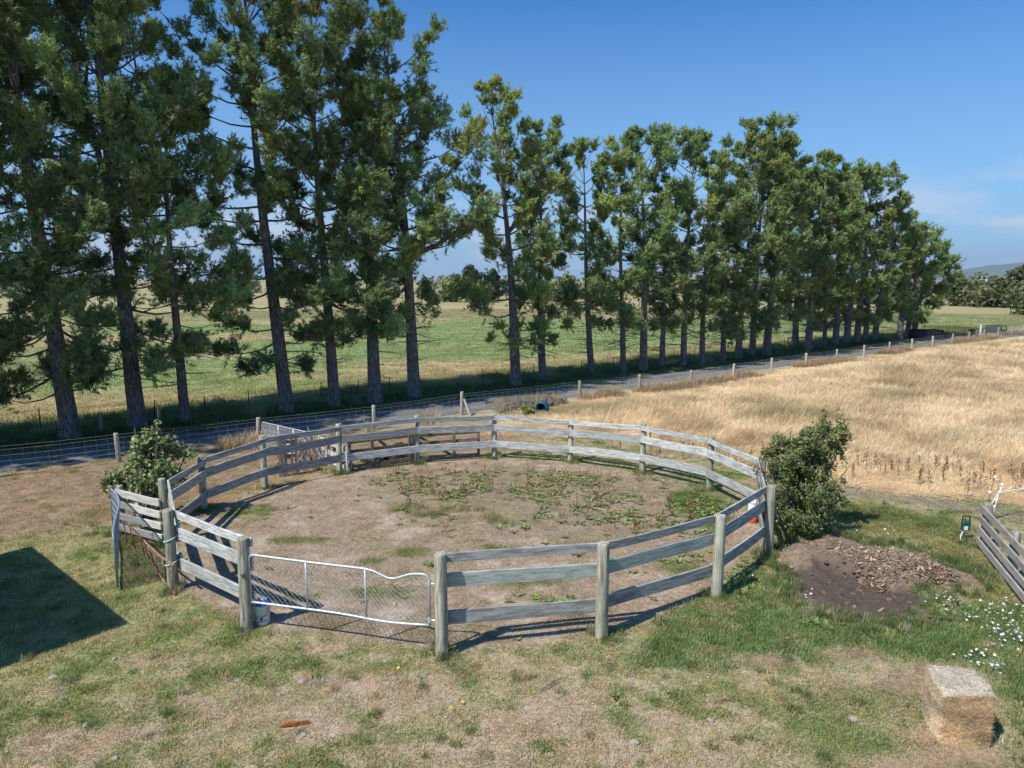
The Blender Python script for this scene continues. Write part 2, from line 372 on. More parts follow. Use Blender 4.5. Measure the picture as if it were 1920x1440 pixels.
HEAP = pxpoly([(1450, 1045), (1490, 1020), (1540, 1003), (1620, 1020), (1700, 1032), (1770, 1060), (1830, 1085), (1800, 1100), (1720, 1105), (1745, 1140), (1680, 1165), (1580, 1165), (1500, 1125), (1480, 1085)])
DARK = pxpoly([(1485, 1075), (1530, 1062), (1610, 1080), (1650, 1105), (1720, 1110), (1745, 1140), (1690, 1165), (1590, 1165), (1500, 1120)])
PENGREEN = pxpoly([(1265, 925), (1310, 918), (1360, 940), (1370, 985), (1340, 1010), (1310, 975)])
WEEDS = pxpoly([(690, 905), (800, 882), (1000, 880), (1150, 895), (1240, 900), (1330, 935), (1300, 990), (1200, 1010), (1060, 1010), (980, 985), (920, 1000), (830, 975), (730, 960)])

C = lambda *a: np.array(a)
def mixc(a, b, t): return a * (1 - t[..., None]) + b * t[..., None]
def surface(X, Y):
    """(colour, green, kind weights) of the ground at X,Y : what grows there"""
    X = np.asarray(X, float); Y = np.asarray(Y, float)
    n1 = fbm(X * 0.55 + 11, Y * 0.75 + 3, 5, 0.6); n2 = fbm(X * 1.9 + 40, Y * 2.3 + 8, 4, 0.6); n3 = fbm(X * 0.18 + 5, Y * 0.22 + 61, 3)
    n4 = fbm(X * 5 + 7, Y * 5 + 2, 3)
    # lawn: scorched and green in patches
    n5 = fbm(X * 11 + 3, Y * 11 + 6, 2)
    g = smooth(0.42, 0.685, 0.26 * n1 + 0.30 * n2 + 0.26 * n4 + 0.18 * n5 + 0.10 * (n3 - 0.5))
    tan = C(0.385, 0.322, 0.215); olive = C(0.305, 0.280, 0.145); green = C(0.195, 0.220, 0.085)
    c = mixc(mixc(tan + 0 * X[..., None], olive, smooth(0.0, 0.55, g)), green, smooth(0.5, 1.0, g))
    # left lawn greener, towards the camera middle paler and pinkish
    left = region(X, Y, pxpoly([(-400, 1000), (215, 990), (330, 1110), (460, 1190), (300, 1260), (0, 1330), (-400, 1400)]), 1.2, 0.9)
    c = mixc(c, mixc(olive * 1.12 + 0 * c, green * 1.15, smooth(0.35, 0.75, n2)), left * 0.75); g = g * (1 - left * .5) + left * .45
    pale = np.zeros_like(X)
    for (px, py, rx, ry) in [(690, 1290, 190, 40), (1000, 1350, 130, 55), (1120, 1400, 160, 45), (380, 1330, 110, 30), (120, 1390, 160, 30), (620, 1215, 90, 18), (1440, 1245, 70, 16), (1230, 1345, 60, 25), (850, 1400, 120, 30), (1350, 1145, 55, 14), (640, 1370, 130, 30), (260, 1240, 60, 16)]:
        p = G(px, py); ax = abs(G(px + rx, py)[0] - p[0]); ay = abs(G(px, py - ry)[1] - p[1])
        d = np.hypot((X - p[0]) / ax, (Y - p[1]) / ay) + (n2 - 0.5) * 1.6 + (n4 - .5) * .8
        pale = np.maximum(pale, smooth(1.15, 0.35, d))
    c = mixc(c, C(0.40, 0.315, 0.225) * (0.85 + 0.3 * n4[..., None]), pale * 0.9); g = g * (1 - pale * .9)
    lush = region(X, Y, LUSH, 0.45, 0.8)
    c = mixc(c, mixc(C(0.172, 0.220, 0.088) + 0 * c, C(0.31, 0.285, 0.155), smooth(0.48, 0.7, n2)), lush * 0.9); g = np.maximum(g, lush)
    gl = region(X, Y, GREENL, 0.5, 0.8); c = mixc(c, mixc(C(0.20, 0.225, 0.09) + 0 * c, C(0.31, 0.28, 0.15), smooth(0.45, 0.65, n2)), gl * .85); g = np.maximum(g, gl * .8)
    rg = region(X, Y, RIGHTG, 0.7, 0.7)
    c = mixc(c, mixc(C(0.29, 0.245, 0.12) + 0 * c, C(0.17, 0.185, 0.07), smooth(0.42, 0.62, n1)), rg * 0.9); g = np.maximum(g * (1 - rg), rg * 0.7)
    brown = region(X, Y, BROWN, 0.8, 0.8)
    c = mixc(c, mixc(C(0.31, 0.225, 0.155) + 0 * c, C(0.235, 0.19, 0.105), smooth(0.5, 0.7, n2)), brown * 0.92); g = g * (1 - brown * .8)
    # inside the ring
    pen = smooth(-0.1, 0.25, polyd(X, Y, pen_p))
    pc = mixc(mixc(C(0.325, 0.250, 0.180) + 0 * c, C(0.285, 0.228, 0.145), smooth(0.45, 0.65, n1)), C(0.415, 0.335, 0.26), smooth(0.55, 0.72, n2))
    wd = region(X, Y, WEEDS, 0.8, 0.9)
    pc = mixc(pc, C(0.20, 0.165, 0.10), wd * 0.55 * smooth(.35, .6, n2))
    pg = region(X, Y, PENGREEN, 0.3, 0.5); pc = mixc(pc, C(0.10, 0.145, 0.035), pg)
    for (px, py, rx, ry) in [(760, 1037, 38, 12), (700, 1050, 25, 8), (1000, 1090, 80, 14), (960, 1030, 60, 8), (560, 1015, 70, 8), (470, 960, 50, 14), (1050, 1140, 80, 14), (1280, 1070, 60, 18), (560, 1120, 60, 10), (700, 1110, 70, 10)]:
        p = G(px, py); ax = abs(G(px + rx, py)[0] - p[0]); ay = abs(G(px, py - ry)[1] - p[1])
        d = np.hypot((X - p[0]) / ax, (Y - p[1]) / ay) + (n2 - 0.5) * 1.4 + (n4 - .5) * .6
        q = smooth(1.1, 0.5, d); pc = mixc(pc, C(0.15, 0.165, 0.05), q * .8); pg = np.maximum(pg, q * .8)
    c = mixc(c, pc, pen); g = g * (1 - pen) + pg * pen
    lane = region(X, Y, LANE, 0.35, 0.35)
    c = mixc(c, C(0.245, 0.215, 0.155), lane * .75); g = g * (1 - lane * .7)
    fld = region(X, Y, FIELD, 0.6, 0.9)
    dry = mixc(C(0.62, 0.50, 0.33) + 0 * c, C(0.50, 0.39, 0.235), smooth(0.42, 0.66, n1))
    c = mixc(c, dry, fld); g = g * (1 - fld)
    # beyond the trees: mown paddock in long bands, then dry country
    ro = rowoff(X, Y)
    u = rowalong(X, Y)
    band = fbm(X * 0.022 + Y * .008 + 2, Y * 0.06 - X * .012 + 1.3, 2); b2 = fbm(X * 0.09, Y * 0.25, 4)
    pad = mixc(C(0.44, 0.36, 0.20) + 0 * c, C(0.25, 0.315, 0.125), smooth(0.36, 0.54, band * .72 + b2 * .28))
    pad = mixc(pad, C(0.30, 0.27, 0.115), smooth(0.45, 0.8, b2) * .5)
    strip = smooth(9, 3, ro + (n3 - .5) * 5) * smooth(-1, 3, ro)
    pad = mixc(pad, C(0.29, 0.245, 0.095), strip * .7)
    far = smooth(95, 130, Y + 0 * X); pad = mixc(pad, C(0.34, 0.26, 0.14), far * .6)
    beyond = smooth(1.0, 2.6, ro + (n2 - .5) * 1.5)
    c = mixc(c, pad, beyond); g = g * (1 - beyond)
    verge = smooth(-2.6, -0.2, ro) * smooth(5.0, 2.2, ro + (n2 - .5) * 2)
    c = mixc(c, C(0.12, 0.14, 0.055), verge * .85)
    dk = region(X, Y, DARK, 0.35, 0.4); hp = region(X, Y, HEAP, 0.35, 0.4)
    c = mixc(c, C(0.32, 0.235, 0.17), hp * .85); c = mixc(c, C(0.135, 0.102, 0.078), dk)
    g = g * (1 - np.maximum(hp, dk))
    return c, g, dict(pen=pen, lush=lush, field=fld, brown=brown, heap=np.maximum(hp, dk), verge=verge, pale=pale, rg=rg, lane=lane, ro=ro, weeds=wd, left=left)

def gz(X, Y):
    """ground height: nearly level, a few centimetres of unevenness, low rise in the heap"""
    X = np.asarray(X, float); Y = np.asarray(Y, float)
    z = (fbm(X * 0.3, Y * 0.3, 3) - 0.5) * 0.07 + (fbm(X * 1.7, Y * 1.7, 2) - 0.5) * 0.025
    return z * smooth(120, 40, np.hypot(X, Y))

# ------------------------------------------------------------------ the ground
def axis_lines(lo, hi, step, grow, far_lo, far_hi):
    a = list(np.arange(lo, hi + 1e-6, step)); s = step
    while a[-1] < far_hi: s *= grow; a.append(a[-1] + s)
    s = step
    while a[0] > far_lo: s *= grow; a.insert(0, a[0] - s)
    return np.array(a)
gx = axis_lines(-14, 15, 0.12, 1.08, -9000, 9000); gy = axis_lines(7, 27, 0.12, 1.04, -4000, 12000)
GX, GY = np.meshgrid(gx, gy)
gc, gg, gw = surface(GX, GY)
gv = np.stack([GX, GY, gz(GX, GY)], -1).reshape(-1, 3)
nx, ny = len(gx), len(gy)
idx = np.arange(nx * ny).reshape(ny, nx)
gf = np.stack([idx[:-1, :-1], idx[:-1, 1:], idx[1:, 1:], idx[1:, :-1]], -1).reshape(-1, 4)
ground = mesh_np("ground", gv, gf, M['ground'], smooth=True, cols=gc.reshape(-1, 3)); tag(ground, kind="structure")

# the gravel track in the shade of the pines
N = 260
xs = np.linspace(near_w[0, 0], near_w[-1, 0], N)
ny_ = np.interp(xs, near_w[:, 0], near_w[:, 1]); fx_ = np.linspace(far_w[0, 0], far_w[-1, 0], N); fy_ = np.interp(fx_, far_w[:, 0], far_w[:, 1])
rows = 15; tv = []; tcol = []
for k in range(rows):
    t = k / (rows - 1)
    e = (vnoise(xs * .9, xs * 0 + k) - .5) * 0.3 * (1 if k in (0, rows - 1) else .2)
    X = xs * (1 - t) + fx_ * t; Y = ny_ * (1 - t) + fy_ * t + e
    z = gz(X, Y) + 0.03 + 0.05 * math.sin(math.pi * t) - 0.035 * math.exp(-((t - .27) / .08) ** 2) - 0.035 * math.exp(-((t - .73) / .08) ** 2)
    if k in (0, rows - 1): z = gz(X, Y) - 0.03
    tv.append(np.stack([X, Y, z], -1))
    wheel = math.exp(-((t - .27) / .1) ** 2) + math.exp(-((t - .73) / .1) ** 2)
    base = C(0.175, 0.170, 0.165) * (0.8 + .3 * wheel) * (0.85 + .3 * fbm(X * .8, Y * .8, 3))[:, None]
    mid = smooth(.6, .75, fbm(X * .5, Y * .5 + 9, 3))[:, None] * (1 - min(1, wheel))
    tcol.append(base * (1 - mid) + C(0.18, 0.17, 0.10) * mid)
tv = np.array(tv).reshape(-1, 3); tcol = np.array(tcol).reshape(-1, 3)
ti = np.arange(rows * N).reshape(rows, N)
tf = np.stack([ti[:-1, :-1], ti[:-1, 1:], ti[1:, 1:], ti[1:, :-1]], -1).reshape(-1, 4)
track = mesh_np("track", tv, tf, M['gravel'], smooth=True, cols=tcol); tag(track, kind="structure")

# far hills, blue with distance
def hill(name, x0, x1, y, pts, depth, c):
    n = 120; X = np.linspace(x0, x1, n); prof = np.interp(X, [p[0] for p in pts], [p[1] for p in pts]) + (fbm(X / 260 + 3, X * 0 + 1, 4) - .5) * 40
    prof = np.maximum(prof, -10); v = []; cc = []
    for k in range(9):
        t = k / 8
        v.append(np.stack([X, np.full(n, y + depth * (t - .5)), prof * math.sin(math.pi * t) * (0.8 + .4 * fbm(X / 300, X * 0 + 4 * t, 3)) - 8], -1))
        cc.append(np.tile(C(*c), (n, 1)) * (0.8 + .4 * fbm(X / 150, X * 0 + 9 * t, 3))[:, None])
    i = np.arange(9 * n).reshape(9, n); f = np.stack([i[:-1, :-1], i[:-1, 1:], i[1:, 1:], i[1:, :-1]], -1).reshape(-1, 4)
    o = mesh_np(name, np.array(v).reshape(-1, 3), f, M['ground'], smooth=True, cols=np.array(cc).reshape(-1, 3)); tag(o, kind="structure"); return o
hill("hills", 1500, 9000, 9000, [(1500, 0), (4600, 0), (5300, 90), (6000, 190), (6800, 270), (7600, 320), (9000, 330)], 2500, (0.10, 0.13, 0.07))
hill("hills", -1200, 2400, 900, [(-1200, 0), (100, 5), (500, 9), (560, 10), (760, 8), (1200, 3), (2400, 0)], 300, (0.34, 0.25, 0.15))

# ------------------------------------------------------------------ round pen fence
def local_beam(name, a, b, w, h, mat, parent, sag=0.0, warp=0.0, bevel=0.006):
    """board from a to b with its own local x along its length; h high, w thick"""
    a, b = Vector(a), Vector(b); d = b - a; L = d.length
    nseg = 6; v = []; f = []
    ph = random.uniform(0, 6)
    for i in range(nseg + 1):
        t = i / nseg; x = (t - .5) * L
        dz = -sag * 4 * t * (1 - t) + warp * math.sin(ph + 5 * t); dy = warp * .6 * math.sin(ph * 2 + 4 * t)
        for sy, sz in ((-1, -1), (1, -1), (1, 1), (-1, 1)):
            v.append((x, dy + sy * w / 2, dz + sz * h / 2 + random.uniform(-.003, .003)))
    for i in range(nseg):
        for k in range(4):
            k2 = (k + 1) % 4
            f.append((i * 4 + k, (i + 1) * 4 + k, (i + 1) * 4 + k2, i * 4 + k2))
    f.append((0, 1, 2, 3)); e = nseg * 4; f.append((e + 3, e + 2, e + 1, e))
    me = bpy.data.meshes.new(name); me.from_pydata(v, [], f); me.update(); me.materials.append(mat)
    o = bpy.data.objects.new(name, me); col.objects.link(o)
    x = d.normalized(); y = Vector((0, 0, 1)).cross(x).normalized(); z = x.cross(y)
    mw = Matrix((x, y, z)).transposed().to_4x4(); mw.translation = (a + b) / 2
    o.matrix_world = mw
    if parent:
        o.parent = parent; o.matrix_parent_inverse = Matrix.Identity(4)
        o.matrix_local = Matrix.Translation(-Vector(parent.location)) @ mw if parent.rotation_euler.z == 0 else (Matrix.Translation(parent.location) @ Matrix.Rotation(parent.rotation_euler.z, 4, 'Z')).inverted() @ mw
    if bevel:
        m = o.modifiers.new("bevel", 'BEVEL'); m.width = bevel; m.segments = 1
    return o

def round_post(name, p, h, r, mat, parent, lean=(0, 0), n=14):
    """log post: not quite round, weathered top with a chamfer"""
    v = []; f = []; rings = [(-.12, 1.05), (.02, 1.04), (.3 * h, 1.0), (.65 * h, .97), (h - .03, .94), (h, .86)]
    ph = [random.uniform(-.05, .05) for _ in range(n)]
    for z, k in rings:
        for i in range(n):
            a = 2 * math.pi * i / n; rr = r * k * (1 + ph[i] + random.uniform(-.015, .015))
            v.append((rr * math.cos(a) + lean[0] * z / h, rr * math.sin(a) + lean[1] * z / h, z + (random.uniform(-.008, .008) if z > h - .01 else 0)))
    v.append((lean[0], lean[1], h + .004))
    for j in range(len(rings) - 1):
        for i in range(n):
            i2 = (i + 1) % n; f.append((j * n + i, j * n + i2, (j + 1) * n + i2, (j + 1) * n + i))
    e = (len(rings) - 1) * n
    for i in range(n): f.append((e + i, e + (i + 1) % n, len(v) - 1))
    me = bpy.data.meshes.new(name); me.from_pydata(v, [], f); me.update(); me.materials.append(mat)
    for pl in me.polygons: pl.use_smooth = len(pl.vertices) == 4
    o = bpy.data.objects.new(name, me); col.objects.link(o)
    o.location = Vector(p) - Vector(parent.location); o.parent = parent
    return o

pen = thing("round_pen_fence", "round timber pen of grey three-rail fencing on log posts around a bare yard", "fence", (float(pen_c[0]), float(pen_c[1]), 0))
for i, p in enumerate(pen_p):
    big = i in (0, 14, 15)
    r = 0.105 if i in (0, 1, 2, 3, 14, 15) else 0.09
    o = round_post("post", (p[0], p[1], 0), pen_h[i], r, M['post'], pen, (random.uniform(-.02, .02), random.uniform(-.02, .02)))
RAILS = [(0.925, 0.150, 0.045), (0.70, 0.235, 0.045), (0.325, 0.235, 0.045)]      # share of post height, board height, thickness
for i in range(15):
    a, b = pen_p[i], pen_p[i + 1]
    na, nb = pen_c - a, pen_c - b; na[2] = nb[2] = 0; na /= np.linalg.norm(na); nb /= np.linalg.norm(nb)
    ra = 0.13 if i in (0, 1, 2, 3, 14) else 0.115
    aa, bb = a + na * ra, b + nb * ra
    d = (bb - aa); d /= np.linalg.norm(d)
    ext = 0.08 if i == 0 else 0.0
    for k, (fz, hh, th) in enumerate(RAILS):
        za, zb = pen_h[i] * fz + random.uniform(-.012, .012), pen_h[i + 1] * fz + random.uniform(-.012, .012)
        A = aa + (-ext) * d + d * 0.004; B = bb - d * 0.004 + (0.1 * d if i == 14 else 0)
        mat = M['rail_green'] if (i in (0, 1) and k == 1) or (i == 8 and k == 0) else (M['rail_dark'] if i in (0, 1, 2, 3, 10, 11, 12) or (i in (8, 9) and k < 2) else M['rail'])  # left back rails take the dark material for their shade
        local_beam("rail", (A[0], A[1], za), (B[0], B[1], zb), th, hh, mat, pen, sag=random.uniform(0, .012), warp=.008)
# stay props and bolted cleats on the inner face at the left corner
for i in (13, 14):
    p = pen_p[i]; n_ = pen_c - p; n_[2] = 0; n_ /= np.linalg.norm(n_); q = p + n_ * 0.165
    for fz in (0.70, 0.325):
        z = pen_h[i] * fz
        mb = MB(); mb.box((0, 0, 0), (0.05, 0.12, 0.34)); o = mb.build("cleat", M['rail'], pen)
        o.rotation_euler = (0, 0, math.atan2(n_[1], n_[0])); o.location = Vector((q[0], q[1], z)) - Vector(pen.location)

# ------------------------------------------------------------------ chain-link gates
def mesh_gate(name, label, A, B, z0, z1, group=None, dent=False, sagb=0.0, bulge=0.0, wire_mat=None, pipe=0.021, uprights=(0.33, 0.66), cell=0.095, wr=0.0027, hingeAt=None, taper=0.0):
    """pipe frame with rounded corners, uprights and a woven diamond mesh; A,B ground points of the two ends"""
    A, B = np.array(A[:2]), np.array(B[:2]); L = np.hypot(*(B - A)); d = (B - A) / L; nrm = np.array([-d[1], d[0]])
    t = thing(name, label, "gate", (float(A[0]), float(A[1]), 0), math.atan2(d[1], d[0]), group)
    def top(x):
        u = x / L; z = z1 - taper * u
        if dent: z -= 0.13 * math.exp(-((u - .80) / .075) ** 2) + 0.03 * math.sin(u * 2.6)
        return z
    def bot(x):
        u = x / L
        return z0 - (0.05 * math.exp(-((u - .78) / .2) ** 2) if dent else 0) - sagb * 4 * u * (1 - u) - taper * .2 * u
    def off(x): u = x / L; return bulge * math.sin(math.pi * min(1, u * 1.02)) + bulge * .35 * math.sin(2 * math.pi * u)
    P = lambda x, z: (x, off(x) * (0.35 + .65 * (z - z0) / (z1 - z0)), z)
    rc = 0.10
    xs_ = np.linspace(rc, L - rc, 26)
    fr = [P(0, bot(0)), P(0, top(0) - rc)] + [P(rc * (1 - math.cos(a)), top(0) - rc + rc * math.sin(a)) for a in (.5, 1.0)] + [P(x, top(x)) for x in xs_] + \
         [P(L - rc * (1 - math.cos(a)), top(L) - rc + rc * math.sin(a)) for a in (1.0, .5)] + [P(L, top(L) - rc), P(L, bot(L))]
    m = MB(); m.tube(fr, pipe, 8); frame = m.build("frame", M['galv'] if not wire_mat else wire_mat, t, smooth=True)
    m = MB(); m.tube([P(x, bot(x)) for x in np.linspace(0, L, 26)], pipe, 8); m.build("bottom_rail", M['galv'] if not wire_mat else wire_mat, t, smooth=True)
    for u in uprights:
        x = u * L; m = MB(); m.tube([P(x, bot(x)), P(x, (bot(x) + top(x)) / 2), P(x, top(x))], pipe * .85, 8); m.build("upright", M['galv'] if not wire_mat else wire_mat, t, smooth=True)
    m = MB()
    hgt = z1 - z0
    for s in (-1, 1):
        x0 = -hgt
        while x0 < L + hgt:
            pts = []
            for k in range(13):
                q = k / 12; x = x0 + (q * hgt if s > 0 else -q * hgt + hgt) ; 
                if 0.01 < x < L - .01:
                    z = bot(x) + (top(x) - bot(x)) * q
                    w = 0.006 * (1 if (k % 2) else -1) * s
                    px_, py_, pz_ = P(x, z); pts.append((px_, py_ + w, pz_))
            if len(pts) > 1: m.tube(pts, wr, 3, cap=False)
            x0 += cell
    o = m.build("wire_mesh", wire_mat or M['wire'], t)
    if hingeAt is not None:
        for z in (z0 + .08, z1 - .16):
            x = L if hingeAt == 'B' else 0; sgn = 1 if hingeAt == 'B' else -1
            m = MB(); m.tube([(x, 0, z - .04), (x, 0, z + .04)], .03, 8); m.tube([(x + sgn * .02, 0, z), (x + sgn * .15, 0, z)], .012, 6); m.build("hinge", M['galv'], frame)
        x = 0 if hingeAt == 'B' else L; sgn = -1 if hingeAt == 'B' else 1
        m = MB(); pts = [(x + sgn * .02, 0, z1 - .28)] + [(x + sgn * (.06 + .04 * math.sin(k)), -.05 - .02 * k, z1 - .30 - .02 * k) for k in range(1, 5)] + [(x + sgn * .1, .02, z1 - .22)]
        m.tube(pts, .014, 5); m.build("latch_chain", M['steel'], frame)
    return t
a, b = pen_p[15], pen_p[0]; d = (b - a) / np.linalg.norm(b - a)
ga, gb = a + d * 0.115, b - d * 0.20
mesh_gate("mesh_gate", "dented galvanised chain-link gate hung between the two front posts of the round pen", ga + [0, 0.0, 0], gb, 0.50, 1.36, dent=True, hingeAt='B', group="chain-link gates")
# gate standing open at the left, seen almost end on
A2, B2 = G(214, 1001), G(221.5, 1108)
mesh_gate("mesh_gate", "blue-grey mesh gate swung open at the left, seen nearly end on", A2, B2, 0.08, 1.13, bulge=0.13, wire_mat=M['blue_wire'], uprights=(.35, .7), cell=.05, wr=.006, group="chain-link gates")
A3, B3 = G(494, 849), G(582, 873)
mesh_gate("mesh_gate", "small grey mesh gate with pipe frame standing behind the round pen near the track", A3, B3, 0.12, 1.1, uprights=(.36, .68), cell=.07, wr=.005, group="chain-link gates")

# four-rail side fence from the pen's left corner out to that gate
pf = thing("board_fence", "short sunlit pale four-board fence between the round pen and the open mesh gate", "fence", (float(pen_p[13][0]), float(pen_p[13][1]), 0))
q0 = A2 + np.array([0.12, -0.02, 0]); q1 = pen_p[13] + np.array([-0.02, -0.16, 0])
for zt in (1.10, 0.82, 0.54, 0.26):
    local_beam("rail", (q0[0], q0[1], zt - .085 + .02), (q1[0], q1[1], zt - .085), .04, .17, M['white_wood'], pf, sag=.01, warp=.006)  # white wood puts the sun these boards face into their colour
dq = (q1 - q0); dq /= np.linalg.norm(dq); bk = np.array([-dq[1], dq[0], 0])
round_post("post", q0 + bk * .12, 1.17, .075, M['post'], pf)
m = MB(); m.box((0, 0, .52), (.09, .06, 1.04)); o = m.build("batten", M['white_wood'], pf); mid = q0 * .55 + q1 * .45 + bk * .06; o.location = Vector((mid[0], mid[1], 0)) - Vector(pf.location); o.rotation_euler.z = math.atan2(dq[1], dq[0])

# rusty pipe hurdle tied to the corner post with twine
rh = thing("rusty_hurdle", "bent rusty pipe hurdle tied with blue twine to the pen's left post", "hurdle", tuple(G(300, 1075)))
RL = Vector(rh.location)
botp = [Vector(G(236, 1020)), Vector(G(255, 1033)), Vector(G(276, 1045)), Vector(G(290, 1065)), Vector(G(305, 1088)), Vector(G(329, 1117))]
tops = [(230, 978), (243, 986), (262, 1004), (276, 1020), (297, 1040), (326, 1060)]
topp = []
for (tx, ty), bp_ in zip(tops, botp):
    y = bp_.y * .995 + .05; k = (720 - ty) / F_PX; h_ = height_at((0, y, 0), ty)
    c_ = y * math.cos(PITCH) - (h_ - CAM_H) * math.sin(PITCH); topp.append(Vector(((tx - 960) / F_PX * c_, y, h_)))
m = MB(); m.tube([p + Vector((0, 0, .03)) - RL for p in botp], .022, 7); m.build("bottom_pipe", M['rust'], rh, smooth=True)
m = MB(); m.tube([p - RL for p in topp], .022, 7); m.build("top_pipe", M['rust'], rh, smooth=True)
def lerp_poly(P_, t):
    x = t * (len(P_) - 1); i = min(int(x), len(P_) - 2); return P_[i].lerp(P_[i + 1], x - i)
for t in (.03, .2, .36, .47, .6, .72, .85, .97):
    a_, b_ = lerp_poly(botp, t) - RL, lerp_poly(topp, t) - RL
    m = MB(); m.tube([a_, (a_ + b_) / 2 + Vector((random.uniform(-.02, .02), 0, 0)), b_], .014, 6); m.build("rod", M['rust'], rh, smooth=True)
for z in (1.04, .56):
    tw = thing("twine", "pale blue twine looped round the pen's left post, " + ("upper loop" if z > .8 else "lower loop"), "twine", (float(pen_p[14][0]), float(pen_p[14][1]), z), group="twine ties")
    m = MB(); m.tube([(.118 * math.cos(a_), .118 * math.sin(a_), .05 * math.cos(a_ - .3)) for a_ in np.linspace(0, 6.28, 22)], .010, 5); m.build("loop", M['twine'], tw)

# ------------------------------------------------------------------ bucket
bp = G(492, 1168)
bk_ = thing("bucket", "white plastic bucket beside the gate's left post, blue liner showing at its rim", "bucket", tuple(bp))
m = MB(); m.lathe([(0.0, 0.005), (.120, .0), (.128, .02), (.150, .34), (.158, .345), (.158, .375), (.150, .38), (.146, .36), (.122, .05), (0.0, .04)], 28); shell = m.build("shell", M['bucket'], bk_, smooth=True)
m = MB(); m.lathe([(0.0, .30), (.08, .315), (.135, .335), (.150, .385), (.166, .40), (.170, .375)], 20)
m.v = [(x + random.uniform(-.008, .008), y + random.uniform(-.008, .008), z + random.uniform(-.012, .012)) for x, y, z in m.v]; m.build("liner", M['blue'], bk_)
m = MB(); m.tube([(.16 * math.cos(a_), -.165 * math.sin(a_) * .5 - .10, .33 - .17 * math.sin(a_)) for a_ in np.linspace(0, math.pi, 14)], .004, 5); m.build("handle", M['steel'], shell)
def band(z0, z1, a0, a1, r0, name):
    m = MB(); n = 12; b0 = 0
    for k in range(n + 1):
        a_ = a0 + (a1 - a0) * k / n
        for z in (z0 + .02 * k / n, z1 + .02 * k / n):
            r = .128 + (.150 - .128) * (z - .02) / .32 + .002; m.v.append((r * math.cos(a_), r * math.sin(a_), z))
    m.f = [(2 * k, 2 * k + 2, 2 * k + 3, 2 * k + 1) for k in range(n)]
    m.build(name, M['black'], shell)
band(.17, .178, -2.1, -.6, .14, "printed_line"); band(.07, .084, -2.0, -.5, .13, "printed_line"); band(.10, .15, -1.45, -1.15, .13, "printed_mark")

# ------------------------------------------------------------------ fence on the right with four boards
rf = thing("board_fence", "grey-brown four-board fence running out of the picture at right", "fence", tuple(G(1832, 1026)))
r0, r1 = G(1832, 1026), G(1921, 1140); rd = (r1 - r0) / np.linalg.norm(r1 - r0); r1 = r0 + rd * 5.4
rn = np.array([-rd[1], rd[0], 0])
if rn[0] < 0: rn = -rn
for zt in (1.02, .77, .50, .24):
    local_beam("rail", (r0[0] - rd[0] * .05, r0[1] - rd[1] * .05, zt - .075), (r1[0], r1[1], zt - .075), .04, .155, M['rail_brown'], rf, sag=.01, warp=.006)
for s in (.05, 1.95, 3.85):
    p = r0 + rd * s + rn * .125; round_post("post", p, 1.06, .095, M['post'], rf)
for s in (.25, 1.1):
    p = r0 + rd * s + rn * .05; m = MB(); m.box((0, 0, .5), (.07, .05, .98)); o = m.build("batten", M['rail_brown'], rf); o.location = Vector(p) - Vector(rf.location); o.rotation_euler.z = math.atan2(rd[1], rd[0])

# ------------------------------------------------------------------ netting fence along the track
def post_base(x, ytop, h):   # ground point whose post of height h reaches that row
    p = G(x, ytop, h); return np.array([p[0], p[1], 0])
TF = [(-260, 862), (-20, 836), (219, 812), (483, 783), (700, 760), (865, 737), (1088, 714), (1200, 702), (1296, 694), (1376, 682), (1448, 671), (1512, 662), (1570, 655), (1621, 647), (1669, 641), (1711, 635), (1750, 630), (1787, 626), (1818, 622), (1846, 618), (1873, 614), (1898, 611), (1921, 608)]
tf_p = [post_base(x, y, 1.0) for x, y in TF]
wf = thing("wire_fence", "netting fence on pale round posts along the near side of the gravel track", "fence", tuple(tf_p[3]))
for i, p in enumerate(tf_p): round_post("post", p, 1.0 + (0.06 if i == 5 else 0), .085 if i > 5 else .078, M['post_track'], wf, (random.uniform(-.03, .03), random.uniform(-.03, .03)), n=9)
m = MB(); m.tube([tf_p[5] + np.array([.12, -.1, .75]) - tf_p[3], tf_p[5] + np.array([.42, -.35, 0]) - tf_p[3]], .05, 7); m.build("stay", M['post_track'], wf)
m = MB(); m2 = MB()
for i in range(len(tf_p) - 1):
    a_, b_ = tf_p[i] - tf_p[3], tf_p[i + 1] - tf_p[3]; L = np.linalg.norm(b_ - a_)
    dl = (b_ - a_) / L; sh = np.array([dl[1], -dl[0], 0]) * .085
    for z in (.06, .2, .34, .5, .68, .86, .97):
        m.tube([a_ + sh + [0, 0, z], (a_ + b_) / 2 + sh + [0, 0, z - .02], b_ + sh + [0, 0, z]], .003 if i < 8 else .005, 3, cap=False)
    st = .33 if i < 6 else .6
    for s in np.arange(st / 2, L, st):
        q = a_ + dl * s + sh; m2.tube([q + [0, 0, .06], q + [random.uniform(-.01, .01), 0, .87]], .003 if i < 6 else .005, 3, cap=False)
o = m.build("line_wires", M['wire'], wf); o = m2.build("stay_wires", M['wire'], wf); o["kind"] = "stuff"

